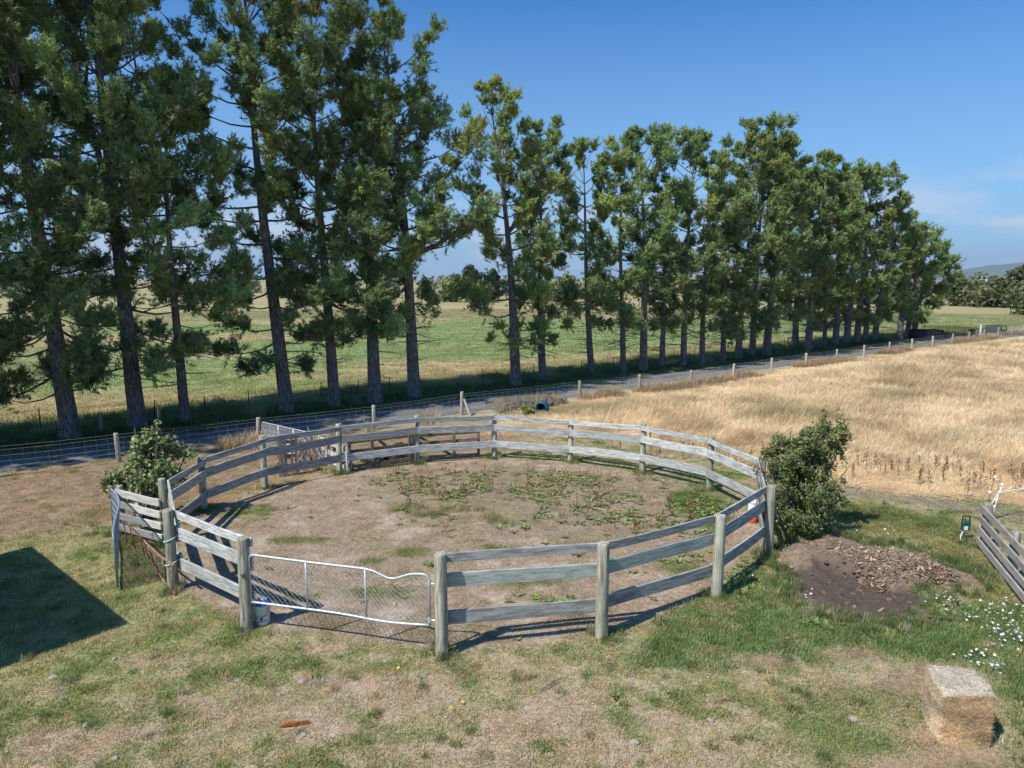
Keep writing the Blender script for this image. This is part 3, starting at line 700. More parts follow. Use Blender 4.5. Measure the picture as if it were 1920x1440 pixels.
# old fence behind the trees: dark steel standards
OF = [(-120, 803, 840), (77, 780, 812), (290, 758, 793), (385, 750, 782), (468, 743, 771), (603, 729, 753), (671, 726, 748), (732, 719, 741), (905, 703, 724), (1000, 690, 711), (1090, 684, 702), (1150, 679, 697), (1263, 664, 681), (1303, 660, 677), (1470, 640, 655), (1560, 630, 645), (1655, 622, 636), (1757, 620, 632), (1775, 618, 630), (1790, 616, 628), (1808, 614, 626)]
of_p = [G(x, yb) for x, yt, yb in OF]
of = thing("wire_fence", "old wire fence on thin dark standards in the long grass behind the pines", "fence", tuple(of_p[3]))
for p in of_p:
    m = MB(); m.tube([(0, 0, -.1), (0, 0, .98)], .022, 5); o = m.build("standard", M['steel'], of); o.location = Vector(p) - Vector(of.location); o.rotation_euler = (random.uniform(-.04, .04), random.uniform(-.05, .05), 0)
wp = G(190, 815); m = MB(); m.tube([(0, 0, -.1), (0, 0, .85)], .08, 9); o = m.build("post", M['old_wood_z'], of); o.location = Vector(wp) - Vector(of.location)
m = MB()
for i in range(len(of_p) - 1):
    for z in (.3, .6, .9): m.tube([of_p[i] - of_p[3] + [0, 0, z], of_p[i + 1] - of_p[3] + [0, 0, z]], .0045, 3, cap=False)
m.build("line_wires", M['steel'], of)

# ------------------------------------------------------------------ timber yard pieces standing behind the pen
def hurdle(name, label, A, B, h, verts, rails, brace=None, mats=('old_wood_z', 'old_wood'), w=.09, th=.035, rh=.10, cat="hurdle", group=None, lift=0.05):
    A, B = np.array(A), np.array(B); L = np.hypot(*(B - A)[:2]); ang = math.atan2((B - A)[1], (B - A)[0])
    t = thing(name, label, cat, (float(A[0]), float(A[1]), 0), ang, group)
    for u in verts:
        m = MB(); m.box((0, 0, h / 2), (w, .045, h)); o = m.build("upright", M[mats[0]], t); o.location = (u * L, -.04, 0); o.rotation_euler = (0, random.uniform(-.02, .02), 0)
    for fz in rails:
        m = MB(); m.box((0, 0, 0), (L * 1.01, th, rh)); o = m.build("board", M[mats[1]], t); o.location = (L / 2, random.uniform(-.004, .004), fz * h + lift * .4); o.rotation_euler = (0, random.uniform(-.012, .012), 0)
    if brace:
        (u0, z0), (u1, z1) = brace; m = MB(); dx, dz = (u1 - u0) * L, (z1 - z0) * h; m.box((0, 0, 0), (math.hypot(dx, dz), .03, .09)); o = m.build("brace", M[mats[1]], t)
        o.location = ((u0 + u1) / 2 * L, .035, (z0 + z1) / 2 * h); o.rotation_euler = (0, -math.atan2(dz, dx), 0)
    return t
off = np.array([0.02, 0.30, 0])
hurdle("wooden_hurdle", "brown braced wooden hurdle behind the pen's back left rails, dark bundles at its foot", G(648, 887) + off, G(773, 870) + off, .95, (.02, .36, .93, .99), (.10, .36, .62, .93), ((.45, .95), (.85, .05)), group="wooden hurdles behind the pen")
hurdle("wooden_hurdle", "low brown wooden hurdle behind the pen's back middle rails, beside the braced one", G(777, 869) + off, G(896, 861) + off, .90, (.02, .6, .99), (.1, .36, .66, .95), ((.03, .95), (.62, .05)), group="wooden hurdles behind the pen")
h3 = hurdle("wooden_hurdle", "grey upright slatted hurdle leaning in the corner behind the pen's left rails", G(522, 893), G(558, 889), 1.18, (.1, .28, .42, .74, .95), (.2, .5, .88), ((.0, .3), (.9, .9)), w=.075, group="wooden hurdles behind the pen")
hurdle("wooden_hurdle", "bleached pale board panel behind the pen's second back post", G(600, 862), G(655, 888), .85, (.05, .3, .98), (.12, .45, .85), mats=('white_wood', 'white_wood'), rh=.15, group="wooden hurdles behind the pen")
hurdle("wooden_hurdle", "two dark thin posts lashed side by side just behind the pen's left rails", G(490, 912), G(494.5, 911), 1.2, (.1, .9), (.3, .8), w=.05, group="wooden hurdles behind the pen")
# heap of leaning palings
hp_ = thing("paling_pile", "jumble of leaning grey palings and sticks behind the pen's left back rails", "timber pile", tuple(G(585, 875)))
for k in range(17):
    x = random.uniform(-.7, .75); y = random.uniform(-.2, .35); L = random.uniform(.7, 1.35); m = MB(); m.box((0, 0, L / 2), (random.choice([.03, .06, .09]), .025, L), jitter=.004)
    o = m.build("paling", M[random.choice(['old_wood_z', 'old_wood_z', 'white_wood'])], hp_); o.location = (x, y, 0); o.rotation_euler = (random.uniform(-.5, .2), random.uniform(-.75, .75), random.uniform(-.6, .6))
    q = o.rotation_euler.to_matrix() @ Vector((0, 0, L)); 
# crumpled dark bundles at the foot of the hurdle
def bundle(label, p, sx, sy, sz, mat, seed):
    r = np.random.default_rng(seed); n, mm = 22, 12; v = []; f = []
    for j in range(mm + 1):
        th = math.pi / 2 * j / mm
        for i in range(n):
            a_ = 2 * math.pi * i / n; k = 1 + .35 * (vnoise(np.array([i * .6 % 13 + seed]), np.array([j * .5]))[0] - .5) + .1 * math.sin(5 * a_ + seed)
            v.append((sx * k * math.cos(a_) * math.cos(th) ** .6, sy * k * math.sin(a_) * math.cos(th) ** .6, sz * math.sin(th) * k))
    for j in range(mm):
        for i in range(n): f.append((j * n + i, j * n + (i + 1) % n, (j + 1) * n + (i + 1) % n, (j + 1) * n + i))
    me = bpy.data.meshes.new("bundle"); me.from_pydata(v, [], f); me.materials.append(M[mat]); me.update(); o = bpy.data.objects.new("bundle", me); col.objects.link(o); o.location = p
    tag(o, label, "bundle", "dark bundles behind the pen"); return o
bundle("crumpled black bundle lying behind the left half of the braced hurdle", tuple(G(703, 866)), .44, .3, .36, 'black', 3)
bundle("larger dark brown bundle at the right foot of the braced hurdle", tuple(G(756, 862)), .52, .32, .50, 'dark_brown', 5)
bundle("small black bundle behind the pen's second back post", tuple(G(641, 866)), .26, .22, .24, 'black', 9)

# white and orange tub in the pen's right corner, behind the rails
tp = G(1404, 985)
tp = G(1410, 978)
tb = thing("plastic_tub", "white plastic tub on an orange base in the pen's right corner behind the rails", "tub", tuple(tp))
m = MB(); m.lathe([(0, .0), (.12, .0), (.13, .05), (.13, .12), (0, .12)], 20); m.build("base", M['orange'], tb, smooth=False)
m = MB(); m.lathe([(.10, .122), (.115, .26), (.12, .50), (.135, .51), (.135, .54), (.115, .54), (.10, .3), (0, .28)], 22); m.build("body", M['white'], tb, smooth=False)

# ------------------------------------------------------------------ culvert and stone headwall by the track
cu = thing("culvert_pipe", "blue plastic culvert pipe mouth under the track beside piled stones", "pipe", tuple(G(1014, 774)))
m = MB(); n = 22
d_ = Vector((-.35, -1, 0)).normalized()
prof = [(.26, 0.0), (.30, 0.0), (.30, -.12), (.27, -.13), (.27, -1.6)]
ring = []
for r_, s_ in [(.22, .5), (.22, .0), (.235, -.0), (.27, .0), (.27, .10), (.25, .12), (.25, .5)]:
    c_ = -d_ * s_; u_ = d_.cross(Vector((0, 0, 1))).normalized()
    ring.append([tuple(c_ + (u_ * math.cos(2 * math.pi * k / n) + Vector((0, 0, 1)) * math.sin(2 * math.pi * k / n)) * r_ + Vector((0, 0, .22))) for k in range(n)])
for r_ in ring: m.v += r_
for j in range(len(ring) - 1):
    for k in range(n): m.f.append((j * n + k, j * n + (k + 1) % n, (j + 1) * n + (k + 1) % n, (j + 1) * n + k))
m.build("barrel", M['culvert'], cu, smooth=True)
m = MB(); c_ = -d_ * .42; u_ = d_.cross(Vector((0, 0, 1))).normalized(); m.v = [tuple(c_ + (u_ * math.cos(2 * math.pi * k / n) + Vector((0, 0, 1)) * math.sin(2 * math.pi * k / n)) * .225 + Vector((0, 0, .22))) for k in range(n)]; m.f = [tuple(range(n))]
m.build("dark_back", M['black'], cu)  # black disc standing for the dark inside of the short pipe
# earth bank of the track edge that the pipe and the stones sit in
bc0, bc1 = G(918, 770), G(1068, 757); bu = (bc1 - bc0); bl = np.linalg.norm(bu); bu /= bl; bn = np.array([-bu[1], bu[0], 0]); V = []; Cc = []; na, nb2 = 40, 14
for j in range(nb2):
    for i in range(na):
        a_, b_ = i / (na - 1), j / (nb2 - 1); p = bc0 + bu * bl * a_ + bn * (b_ * 1.5 - .05); e = min(1, min(a_, 1 - a_) * 5)
        h = .50 * e * math.sin(math.pi * min(1, b_ * 1.02)) ** .55 + .10 * (fbm(np.array([p[0] * 2.2]), np.array([p[1] * 2.2]), 3)[0] - .5) * e
        rel_ = p - np.array(cu.location); s_ = -(rel_ @ np.array(d_)); t_ = abs(rel_ @ np.array(u_))
        if t_ < .33 and s_ < .10: h = min(h, .02)
        V.append((p[0], p[1], h - .04)); Cc.append(C(.16, .14, .10) * (.7 + .6 * fbm(np.array([p[0] * 3]), np.array([p[1] * 3]), 3)[0]))
bi = np.arange(na * nb2).reshape(nb2, na); bf = np.stack([bi[:-1, :-1], bi[:-1, 1:], bi[1:, 1:], bi[1:, :-1]], -1).reshape(-1, 4)
tag(mesh_np("bank", np.array(V), bf, M['soil'], smooth=True, cols=np.array(Cc)), kind="structure")

def rock_mesh(seed, sub=1):
    r = random.Random(seed); v = []; f = []
    n, k = 9, 5
    for j in range(k + 1):
        th = -math.pi / 2 + math.pi * j / k
        for i in range(n):
            a_ = 2 * math.pi * i / n; q = r.uniform(.78, 1.12)
            v.append((q * math.cos(a_) * math.cos(th), q * math.sin(a_) * math.cos(th), .55 * q * math.sin(th)))
    for j in range(k):
        for i in range(n): f.append((j * n + i, j * n + (i + 1) % n, (j + 1) * n + (i + 1) % n, (j + 1) * n + i))
    me = bpy.data.meshes.new("stone"); me.from_pydata(v, [], f); me.update(); return me
hw = thing("stone_headwall", "low heap of flat grey stones holding up the track edge around the blue pipe", "stone wall", tuple(G(990, 770)))
rm = [rock_mesh(k) for k in range(5)]
for me in rm: me.materials.append(M['stone'])
for k in range(26):
    px = random.uniform(915, 1060); t = random.random()
    if 1000 < px < 1030 and t < .62: continue
    p = G(px, 776 - (px - 915) * .09) + np.array([0, .25 + .5 * t, 0]); s = random.uniform(.09, .19)
    o = bpy.data.objects.new("stone", random.choice(rm)); col.objects.link(o); o.parent = hw
    o.location = Vector((p[0], p[1], -.02 + .40 * t)) - Vector((hw.location.x, hw.location.y, 0)); o.scale = (s * 1.4, s, s * .75); o.rotation_euler = (random.uniform(-.3, .3), random.uniform(-.3, .3), random.uniform(0, 6))
# verge mound the stones lie on
# ------------------------------------------------------------------ far yard gear by the track at the right
p0, p1 = G(1717, 638), G(1752, 636)
ng = thing("slatted_pen", "dark navy slatted timber box pen beside the track at the end of the pines", "pen", (float(p0[0]), float(p0[1]), 0))
W_ = p1[0] - p0[0]
for (ax, ay, bx, by) in ((0, 0, W_, 0), (0, 0, .1, 1.6), (W_, 0, W_ + .1, 1.6), (.1, 1.6, W_ + .1, 1.6)):
    for z in (.14, .43, .72, .95):
        m = MB(); m.beam((ax, ay, z), (bx, by, z), .04, .2 if z < .9 else .14); m.build("slat", M['navy_wood'], ng)
for (x, y) in ((0, 0), (W_, 0), (.1, 1.6), (W_ + .1, 1.6), (W_ * .5, -.02)):
    m = MB(); m.box((x, y, .53), (.13, .13, 1.06)); m.build("corner_post", M['navy_wood'], ng)
p0, p1 = G(1846, 627), G(1876, 625)
hurdle("slatted_gate", "grey slatted timber gate standing open by the far end of the track", p0, p1, 1.0, (.01, .5, .99), (.1, .26, .42, .58, .74, .93), mats=('grey_wood', 'grey_wood'), rh=.12, cat="gate")
mt = thing("machine_frame", "small dark metal frame standing against the far grey gate", "frame", tuple(G(1881, 626)))
m = MB(); m.tube([(-.3, 0, 0), (-.25, 0, .8), (.2, 0, .95), (.35, 0, .5), (.3, 0, 0)], .06, 6); m.build("hoop", M['steel'], mt)
m = MB(); m.box((0, .05, .25), (.7, .1, .5), jitter=.04); m.build("plate", M['steel'], mt)
mb_ = thing("letterbox", "black box on a post at the track edge beyond the navy pen", "letterbox", tuple(G(1821, 636)))
m = MB(); m.box((0, 0, .3), (.1, .1, .6)); m.build("post", M['navy_wood'], mb_)
m = MB(); m.box((0, 0, .75), (.38, .45, .4)); m.box((0, -.005, .98), (.44, .5, .06)); lbx = m.build("box", M['black'], mb_)
m = MB(); m.box((0, -.232, .78), (.26, .01, .06)); m.build("slot", M['grey_wood'], lbx)
wpst = thing("marker_post", "white painted marker post at the far bend of the track", "post", tuple(G(1838, 625)))
m = MB(); m.box((0, 0, .48), (.16, .1, .96)); wsh = m.build("shaft", M['white'], wpst)
m = MB(); m.box((0, 0, .98), (.2, .14, .05)); m.build("cap", M['white'], wsh)
gp = thing("gate_post", "thick grey strainer post beside the black box on the track edge", "post", tuple(G(1830, 637)))
m = MB(); m.tube([(0, 0, -.1), (0, 0, .95), (0, 0, 1.0)], [.13, .13, .1], 9); m.build("shaft", M['grey_wood'], gp)
g2 = hurdle("wooden_gate", "dark low wooden gate seen between the pine trunks behind the track", G(1476, 652), G(1513, 650), .95, (.01, .99), (.35, .9), mats=('old_wood_z', 'old_wood'), cat="gate")

# ------------------------------------------------------------------ power unit, tape gate at right
en = thing("fence_energiser", "dark green electric fence unit with white cable hung near the four-board fence", "fence unit", tuple(G(1808, 1012)))
m = MB(); m.tube([(0, .03, -.05), (0, .03, .52)], .008, 6); m.build("stake", M['steel'], en)
m = MB(); m.box((0, 0, .34), (.19, .10, .22)); case = m.build("case", M['teal'], en, bevel=.02)
m = MB(); m.tube([(-.08, 0, .44), (-.08, 0, .56), (-.06, 0, .575), (.06, 0, .575), (.08, 0, .56), (.08, 0, .44)], .016, 6); m.build("handle", M['steel'], case)
m = MB(); m.box((-.02, -.053, .30), (.09, .006, .09)); m.build("sticker", M['white'], case)
m = MB(); m.tube([(-.02, 0, .23), (-.07, -.02, .19), (-.13, -.05, .10), (-.14, -.08, .03), (-.11, -.10, .01)], .011, 6); m.build("cable", M['white'], en)
tg = thing("tape_gate", "white electric tape and knobbed rods tied off beside the far end of the four-board fence", "electric tape", tuple(G(1868, 975)))
TG = Vector(tg.location)
def at_px(x, y, Yw):
    k = (720 - y) / F_PX; z = height_at((0, Yw, 0), y); c_ = Yw * math.cos(PITCH) - (z - CAM_H) * math.sin(PITCH); return Vector(((x - 960) / F_PX * c_, Yw, z))
Y0 = TG.y
def rodpart(pts, r, nm="rod"): m = MB(); m.tube([p - TG for p in pts], r, 6); return m.build(nm, M['white'], tg, smooth=True)
rodpart([at_px(1879, 909, Y0), at_px(1871, 932, Y0), at_px(1863, 959, Y0 - .1)], .014)
rodpart([at_px(1876, 920, Y0), at_px(1862, 940, Y0 - .02), at_px(1850, 956, Y0 - .1)], .012)
rodpart([at_px(1874, 923, Y0), at_px(1900, 919, Y0 + .2), at_px(1930, 915, Y0 + .4), at_px(2000, 912, Y0 + .8)], .012, "tape")
for (x, y) in ((1879, 909), (1874, 923), (1868, 938), (1865, 950), (1866, 895), (1856, 923), (1851, 945)):
    p = at_px(x, y, Y0) - TG; m = MB(); m.lathe([(0, -.045), (.034, -.03), (.04, 0), (.034, .03), (0, .045)], 10, p); m.build("insulator", M['white'], tg, smooth=True)
m = MB(); m.tube([at_px(1866, 895, Y0) - TG, at_px(1860, 912, Y0) - TG, at_px(1856, 930, Y0) - TG, Vector((at_px(1853, 950, Y0) - TG).xy.to_3d())], .006, 5); m.build("stake", M['steel'], tg)

# ------------------------------------------------------------------ shed off to the left whose shadow lies on the lawn
HB = 3.2
shv = SH / math.tan(SUN_EL)
cpt = G(245, 1170)[:2] - shv * HB; s_far = G(60, 1025)[:2] - shv * HB
u1 = s_far - cpt; L1 = np.hypot(*u1); u1 = u1 / L1; u2 = np.array([-u1[1], u1[0]])
if u2[0] > 0: u2 = -u2
sh = thing("farm_shed", "grey iron farm shed out of frame at left, its shadow lying on the lawn", "shed", (float(cpt[0]), float(cpt[1]), 0))
def shp(a, b, z): return (u1[0] * a + u2[0] * b, u1[1] * a + u2[1] * b, z)
D_ = 7.0
m = MB(); ov = .25
def quad(m, pts): b0 = len(m.v); m.v += pts; m.f.append(tuple(range(b0, b0 + len(pts))))
for (a0, b0_, a1, b1_) in ((ov, ov, L1 - ov, ov), (L1 - ov, ov, L1 - ov, D_), (L1 - ov, D_, ov, D_), (ov, D_, ov, ov)):
    seg = max(4, int(math.hypot(a1 - a0, b1_ - b0_) / .038)); nr = np.array([b1_ - b0_, -(a1 - a0)]); nr = nr / np.hypot(*nr)
    b0i = len(m.v)
    for k in range(seg + 1):
        t = k / seg; w = .009 * math.cos(math.pi * k)
        a_, b_ = a0 + (a1 - a0) * t + nr[0] * w, b0_ + (b1_ - b0_) * t + nr[1] * w
        m.v += [shp(a_, b_, 0), shp(a_, b_, HB - .08)]
    m.f += [(b0i + 2 * k, b0i + 2 * k + 2, b0i + 2 * k + 3, b0i + 2 * k + 1) for k in range(seg)]
m.build("wall", M['iron'], sh)
m = MB(); top = [shp(0, 0, HB), shp(L1, 0, HB), shp(L1, D_ + .3, HB + .5), shp(0, D_ + .3, HB + .5)]
m.v = top + [(x, y, z - .07) for x, y, z in top]; m.f = [(0, 1, 2, 3), (7, 6, 5, 4), (0, 4, 5, 1), (1, 5, 6, 2), (2, 6, 7, 3), (3, 7, 4, 0)]
m.build("roof", M['iron'], sh)

# ------------------------------------------------------------------ soil heap
hx = np.linspace(HEAP[:, 0].min() - .6, HEAP[:, 0].max() + .6, 90); hy = np.linspace(HEAP[:, 1].min() - .6, HEAP[:, 1].max() + .6, 90)
HX, HY = np.meshgrid(hx, hy)
hd = polyd(HX, HY, HEAP) + (fbm(HX * 2.2, HY * 2.2, 4) - .5) * .9; dd = polyd(HX, HY, DARK) + (fbm(HX * 2.6 + 7, HY * 2.6, 4) - .5) * .7
core = G(1650, 1072)
rise = 0.20 * np.exp(-((HX - core[0]) / 1.35) ** 2 - ((HY - core[1]) / .8) ** 2) + .10 * smooth(0, .7, hd)
dug = smooth(-.12, .22, dd)
HZ = gz(HX, HY) + smooth(-.25, .3, hd) * (rise * (1 - dug) + .035 + .10 * (fbm(HX * 3, HY * 3, 4) - .5) + .05 * (fbm(HX * 8, HY * 8, 2) - .5) * (1 - dug)) - smooth(.1, -.3, hd) * .15
hcol = mixc(mixc(C(0.34, 0.25, 0.18) + 0 * HX[..., None], C(.22, .16, .12), smooth(.4, .6, fbm(HX * 2.5, HY * 2.5, 4))), C(0.135, 0.102, 0.078), smooth(-.1, .15, dd))
hi = np.arange(90 * 90).reshape(90, 90); hf = np.stack([hi[:-1, :-1], hi[:-1, 1:], hi[1:, 1:], hi[1:, :-1]], -1).reshape(-1, 4)
keep = (hd.reshape(-1)[hf] > -.28).any(1)
heap = mesh_np("soil_heap", np.stack([HX, HY, HZ], -1).reshape(-1, 3), hf[keep], M['soil'], smooth=True, cols=hcol.reshape(-1, 3))
tag(heap, "heap of dark dug soil and brown bark in the grass between bush and hay bale", "soil heap")
def heap_z(x, y):
    i = int(np.clip(np.searchsorted(hx, x), 0, 89)); j = int(np.clip(np.searchsorted(hy, y), 0, 89)); return float(HZ[j, i])

# ------------------------------------------------------------------ scattered growth (geometry-node instances of small meshes)
def proto(name, v, f, cols, mat):
    o = mesh_np(name, v, f, mat, cols=cols); col.objects.unlink(o); return o
def scatter(name, protos, pts, yaw, scl, tint, idx, label, tilt=None, cat=None):
    n = len(pts); me = bpy.data.meshes.new(name); me.vertices.add(n); me.vertices.foreach_set("co", np.asarray(pts, np.float32).ravel())
    rot = np.zeros((n, 3), np.float32); rot[:, 2] = yaw
    if tilt is not None: rot[:, :2] = tilt
    a = me.attributes.new("rot", 'FLOAT_VECTOR', 'POINT'); a.data.foreach_set("vector", rot.ravel())
    s = np.asarray(scl, np.float32); s = np.stack([s, s, s], -1) if s.ndim == 1 else s
    a = me.attributes.new("scl", 'FLOAT_VECTOR', 'POINT'); a.data.foreach_set("vector", np.ascontiguousarray(s, np.float32).ravel())
    c = np.ones((n, 4), np.float32); c[:, :3] = tint
    a = me.attributes.new("tint", 'FLOAT_COLOR', 'POINT'); a.data.foreach_set("color", c.ravel())
    a = me.attributes.new("idx", 'INT', 'POINT'); a.data.foreach_set("value", np.asarray(idx, np.int32))
    me.update()
    pc = bpy.data.collections.new(name + "_sources")
    for k, p in enumerate(protos):
        p.name = "%s_source_%02d" % (name, k); pc.objects.link(p)
    o = bpy.data.objects.new(name, me); col.objects.link(o)
    ng_ = bpy.data.node_groups.new(name + "_scatter", 'GeometryNodeTree')
    ng_.interface.new_socket("Geometry", in_out='INPUT', socket_type='NodeSocketGeometry'); ng_.interface.new_socket("Geometry", in_out='OUTPUT', socket_type='NodeSocketGeometry')
    N_ = ng_.nodes; L_ = ng_.links
    gi = N_.new("NodeGroupInput"); go = N_.new("NodeGroupOutput"); ip = N_.new("GeometryNodeInstanceOnPoints"); ci = N_.new("GeometryNodeCollectionInfo")
    ci.inputs[0].default_value = pc; ci.inputs[1].default_value = True; ci.inputs[2].default_value = True
    def na(nm, t):
        q = N_.new("GeometryNodeInputNamedAttribute"); q.data_type = t; q.inputs[0].default_value = nm; return q.outputs[0]
    L_.new(gi.outputs[0], ip.inputs['Points']); L_.new(ci.outputs[0], ip.inputs['Instance'])
    ip.inputs['Pick Instance'].default_value = True
    L_.new(na("idx", 'INT'), ip.inputs['Instance Index']); L_.new(na("scl", 'FLOAT_VECTOR'), ip.inputs['Scale'])
    er = N_.new("FunctionNodeEulerToRotation"); L_.new(na("rot", 'FLOAT_VECTOR'), er.inputs[0]); L_.new(er.outputs[0], ip.inputs['Rotation'])
    L_.new(ip.outputs[0], go.inputs[0])
    md = o.modifiers.new("scatter", 'NODES'); md.node_group = ng_
    tag(o, label, cat, kind="stuff"); return o

def blades(n, rad, hmin, hmax, w, bend, seed, lean=(0, 0), flat=0.0, cv=.25, segs=2, tipc=None):
    r = np.random.default_rng(seed)
    a = r.uniform(0, 6.283, n); rr = rad * np.sqrt(r.random(n)); bx, by = rr * np.cos(a), rr * np.sin(a)
    h = r.uniform(hmin, hmax, n); az = r.uniform(0, 6.283, n); bd = r.uniform(.2, 1, n) * bend
    wx, wy = -np.sin(az) * w / 2, np.cos(az) * w / 2
    dx, dy = np.cos(az) * bd * h + lean[0] * h, np.sin(az) * bd * h + lean[1] * h
    z1 = h * .55 * (1 - flat); z2 = h * (1 - flat) / np.sqrt(1 + (bd + np.hypot(*lean)) ** 2 * .6)
    p0 = np.stack([bx - wx, by - wy, 0 * h - .01], -1); p1 = np.stack([bx + wx, by + wy, 0 * h - .01], -1)
    p2 = np.stack([bx + dx * .4 + wx * .8, by + dy * .4 + wy * .8, z1], -1); p3 = np.stack([bx + dx * .4 - wx * .8, by + dy * .4 - wy * .8, z1], -1)
    p4 = np.stack([bx + dx, by + dy, z2], -1)
    v = np.stack([p0, p1, p2, p3, p4], 1).reshape(-1, 3); b = np.arange(n)[:, None] * 5
    f = np.concatenate([b + [0, 1, 2], b + [0, 2, 3], b + [3, 2, 4]], 0)
    k = 1 + r.uniform(-cv, cv, n); hue = r.uniform(-.12, .12, n)
    c = np.stack([k * (1 + hue), k, k * (1 - hue)], -1); c = np.repeat(c, 5, 0)
    return v, f, c
G_ = lambda *a, **k: proto("blades", *blades(*a, **k), M['grass'])

r = np.random.default_rng(21)
def vary(c, amt, r): 
    k = 1 + r.uniform(-amt, amt, len(c)); hue = r.uniform(-amt * .5, amt * .5, len(c)); return c * np.stack([k * (1 + hue), k, k * (1 - hue * .5)], -1)
def inframe(P, mx=420, my=160):
    """points the picture can see, with a margin for a step to the side"""
    q = P - np.array([0, 0, CAM_H]); c = q @ _Fw; x = 960 + F_PX * q[:, 0] / c; y = 720 - F_PX * (q @ _Up) / c
    return (c > 1) & (x > -mx) & (x < 1920 + mx) & (y < 1440 + my)

# lawn and pen floor: short dead and green blades
n = 135000
X = r.uniform(-19, 19, n); Y = 6.2 + (27 - 6.2) * r.random(n) ** 1.45
P = np.stack([X, Y, gz(X, Y)], -1); k = inframe(P); P = P[k]; X, Y = P[:, 0], P[:, 1]
c, g, w = surface(X, Y)
bare = np.clip(w['heap'] + .9 * w['field'] + (w['ro'] > -3.9) * 1.0, 0, 1)
dens = (0.55 + .45 * g) * (1 - .35 * w['pen']) * (1 - .3 * w['lane']) * (1 - bare)
k = r.random(len(X)) < dens; P, c, g = P[k], c[k], g[k]; w = {q: v[k] for q, v in w.items()}; n = len(P)
gr = r.random(n) < np.clip(g * .75, 0.04, .78)
tint = np.where(gr[:, None], c * np.array([1.0, 1.18, .92]), c * np.array([1.34, 1.25, 1.12])); tint = vary(tint, .38, r)
tall = np.where(w['lush'] > .5, r.uniform(.6, 1.9, n), r.uniform(.45, 1.05, n)); tall = np.where(w['rg'] > .5, r.uniform(.6, 1.7, n), tall); tall *= np.where(w['pen'] > .5, .8, 1)
idx = np.where(gr, r.integers(0, 2, n), r.integers(2, 5, n))
scatter("lawn_grass", [G_(26, .13, .025, .07, .011, .9, 1), G_(20, .12, .02, .06, .012, .7, 2), G_(22, .14, .02, .06, .008, 1.6, 3), G_(20, .15, .015, .045, .009, 2.2, 4), G_(18, .12, .02, .05, .009, 1.4, 5)],
        P, r.uniform(0, 6.28, n), np.stack([r.uniform(.8, 1.3, n), r.uniform(.8, 1.3, n), tall], -1), tint, idx, "short scorched and green grass of the lawn and pen floor")

# tall dry grass of the paddock at right
n = 60000
u = r.random(n); dist = 16 + 80 * u ** 1.6; ang = r.uniform(math.radians(-8), math.radians(40), n)
X = dist * np.sin(ang); Y = dist * np.cos(ang); P = np.stack([X, Y, gz(X, Y)], -1)
c, g, w = surface(X, Y); k = inframe(P) & (r.random(n) < w['field'] * (w['ro'] < -5.6)); P = P[k]; X, Y = P[:, 0], P[:, 1]; n = len(P); c = c[k]
big = fbm(X * .25 + 4, Y * .25 + 2, 4); sw = fbm(X * .9 + 4, Y * .5 + 2, 3)
tc_ = mixc(C(.94, .79, .545) + 0 * c, C(.78, .63, .405), smooth(.40, .62, big * .5 + sw * .5)); tc_ = mixc(tc_, C(.50, .38, .22), smooth(.56, .75, sw) * .6)
tc_ = mixc(tc_, C(.42, .36, .19), smooth(.62, .8, big) * .7)
near_ = smooth(30, 18, np.hypot(X, Y))
tint = vary(tc_, .15, r)
ht = (0.35 + .75 * big) * r.uniform(.6, 1.2, n) * (.3 + .7 * smooth(-.2, 3.5, polyd(X, Y, FIELD)))
wd_ = 1 + np.hypot(X, Y) / 45
dry = [G_(30, .22, .25, .55, .014, .8, 11, lean=(.35, .1)), G_(28, .24, .2, .6, .012, 1.2, 12, lean=(.5, -.1)), G_(30, .2, .3, .65, .013, .6, 13, lean=(.2, .1)), G_(26, .26, .2, .45, .014, 1.5, 14, lean=(.6, 0))]
scatter("dry_paddock_grass", dry, P, r.normal(0.2, .95, n) + 2.2 * (fbm(X * .12, Y * .12, 2) - .5), np.stack([wd_, wd_, ht * (1 + .3 * (wd_ - 1))], -1), tint, r.integers(0, 4, n), "long golden dry grass of the paddock on the right")

# rank green grass under the trees, rough dry edge along the netting fence
n = 22000
u = r.uniform(-14, 95, n) ; o_ = r.uniform(-1.7, 5.5, n)
X = row_a[0] + row_d[0] * u + row_n[0] * o_; Y = row_a[1] + row_d[1] * u + row_n[1] * o_; P = np.stack([X, Y, gz(X, Y)], -1)
k = inframe(P) & (r.random(n) < smooth(5.5, 3.0, o_ + 2.5 * (fbm(X * .6, Y * .6, 3) - .5)) * (.35 + .65 * smooth(-.4, .8, o_))); P = P[k]; X, Y = P[:, 0], P[:, 1]; n = len(P); o_ = o_[k]
nn = fbm(X * .5, Y * .5, 3)
tint = vary(mixc(C(.18, .215, .08) + 0 * P, C(.40, .35, .18), smooth(.48, .66, nn + .05 * (o_ - 2))), .25, r)
wd_ = .9 + np.hypot(X, Y) / 60
scatter("verge_grass", [G_(26, .22, .2, .5, .016, .8, 31), G_(24, .22, .15, .45, .018, 1.1, 32), G_(26, .2, .25, .6, .014, .6, 33)], P, r.uniform(0, 6.28, n), np.stack([wd_, wd_, r.uniform(.5, 1.1, n) * (.4 + .6 * smooth(-1, .8, o_))], -1), tint, r.integers(0, 3, n), "rank green grass growing under the row of pines")

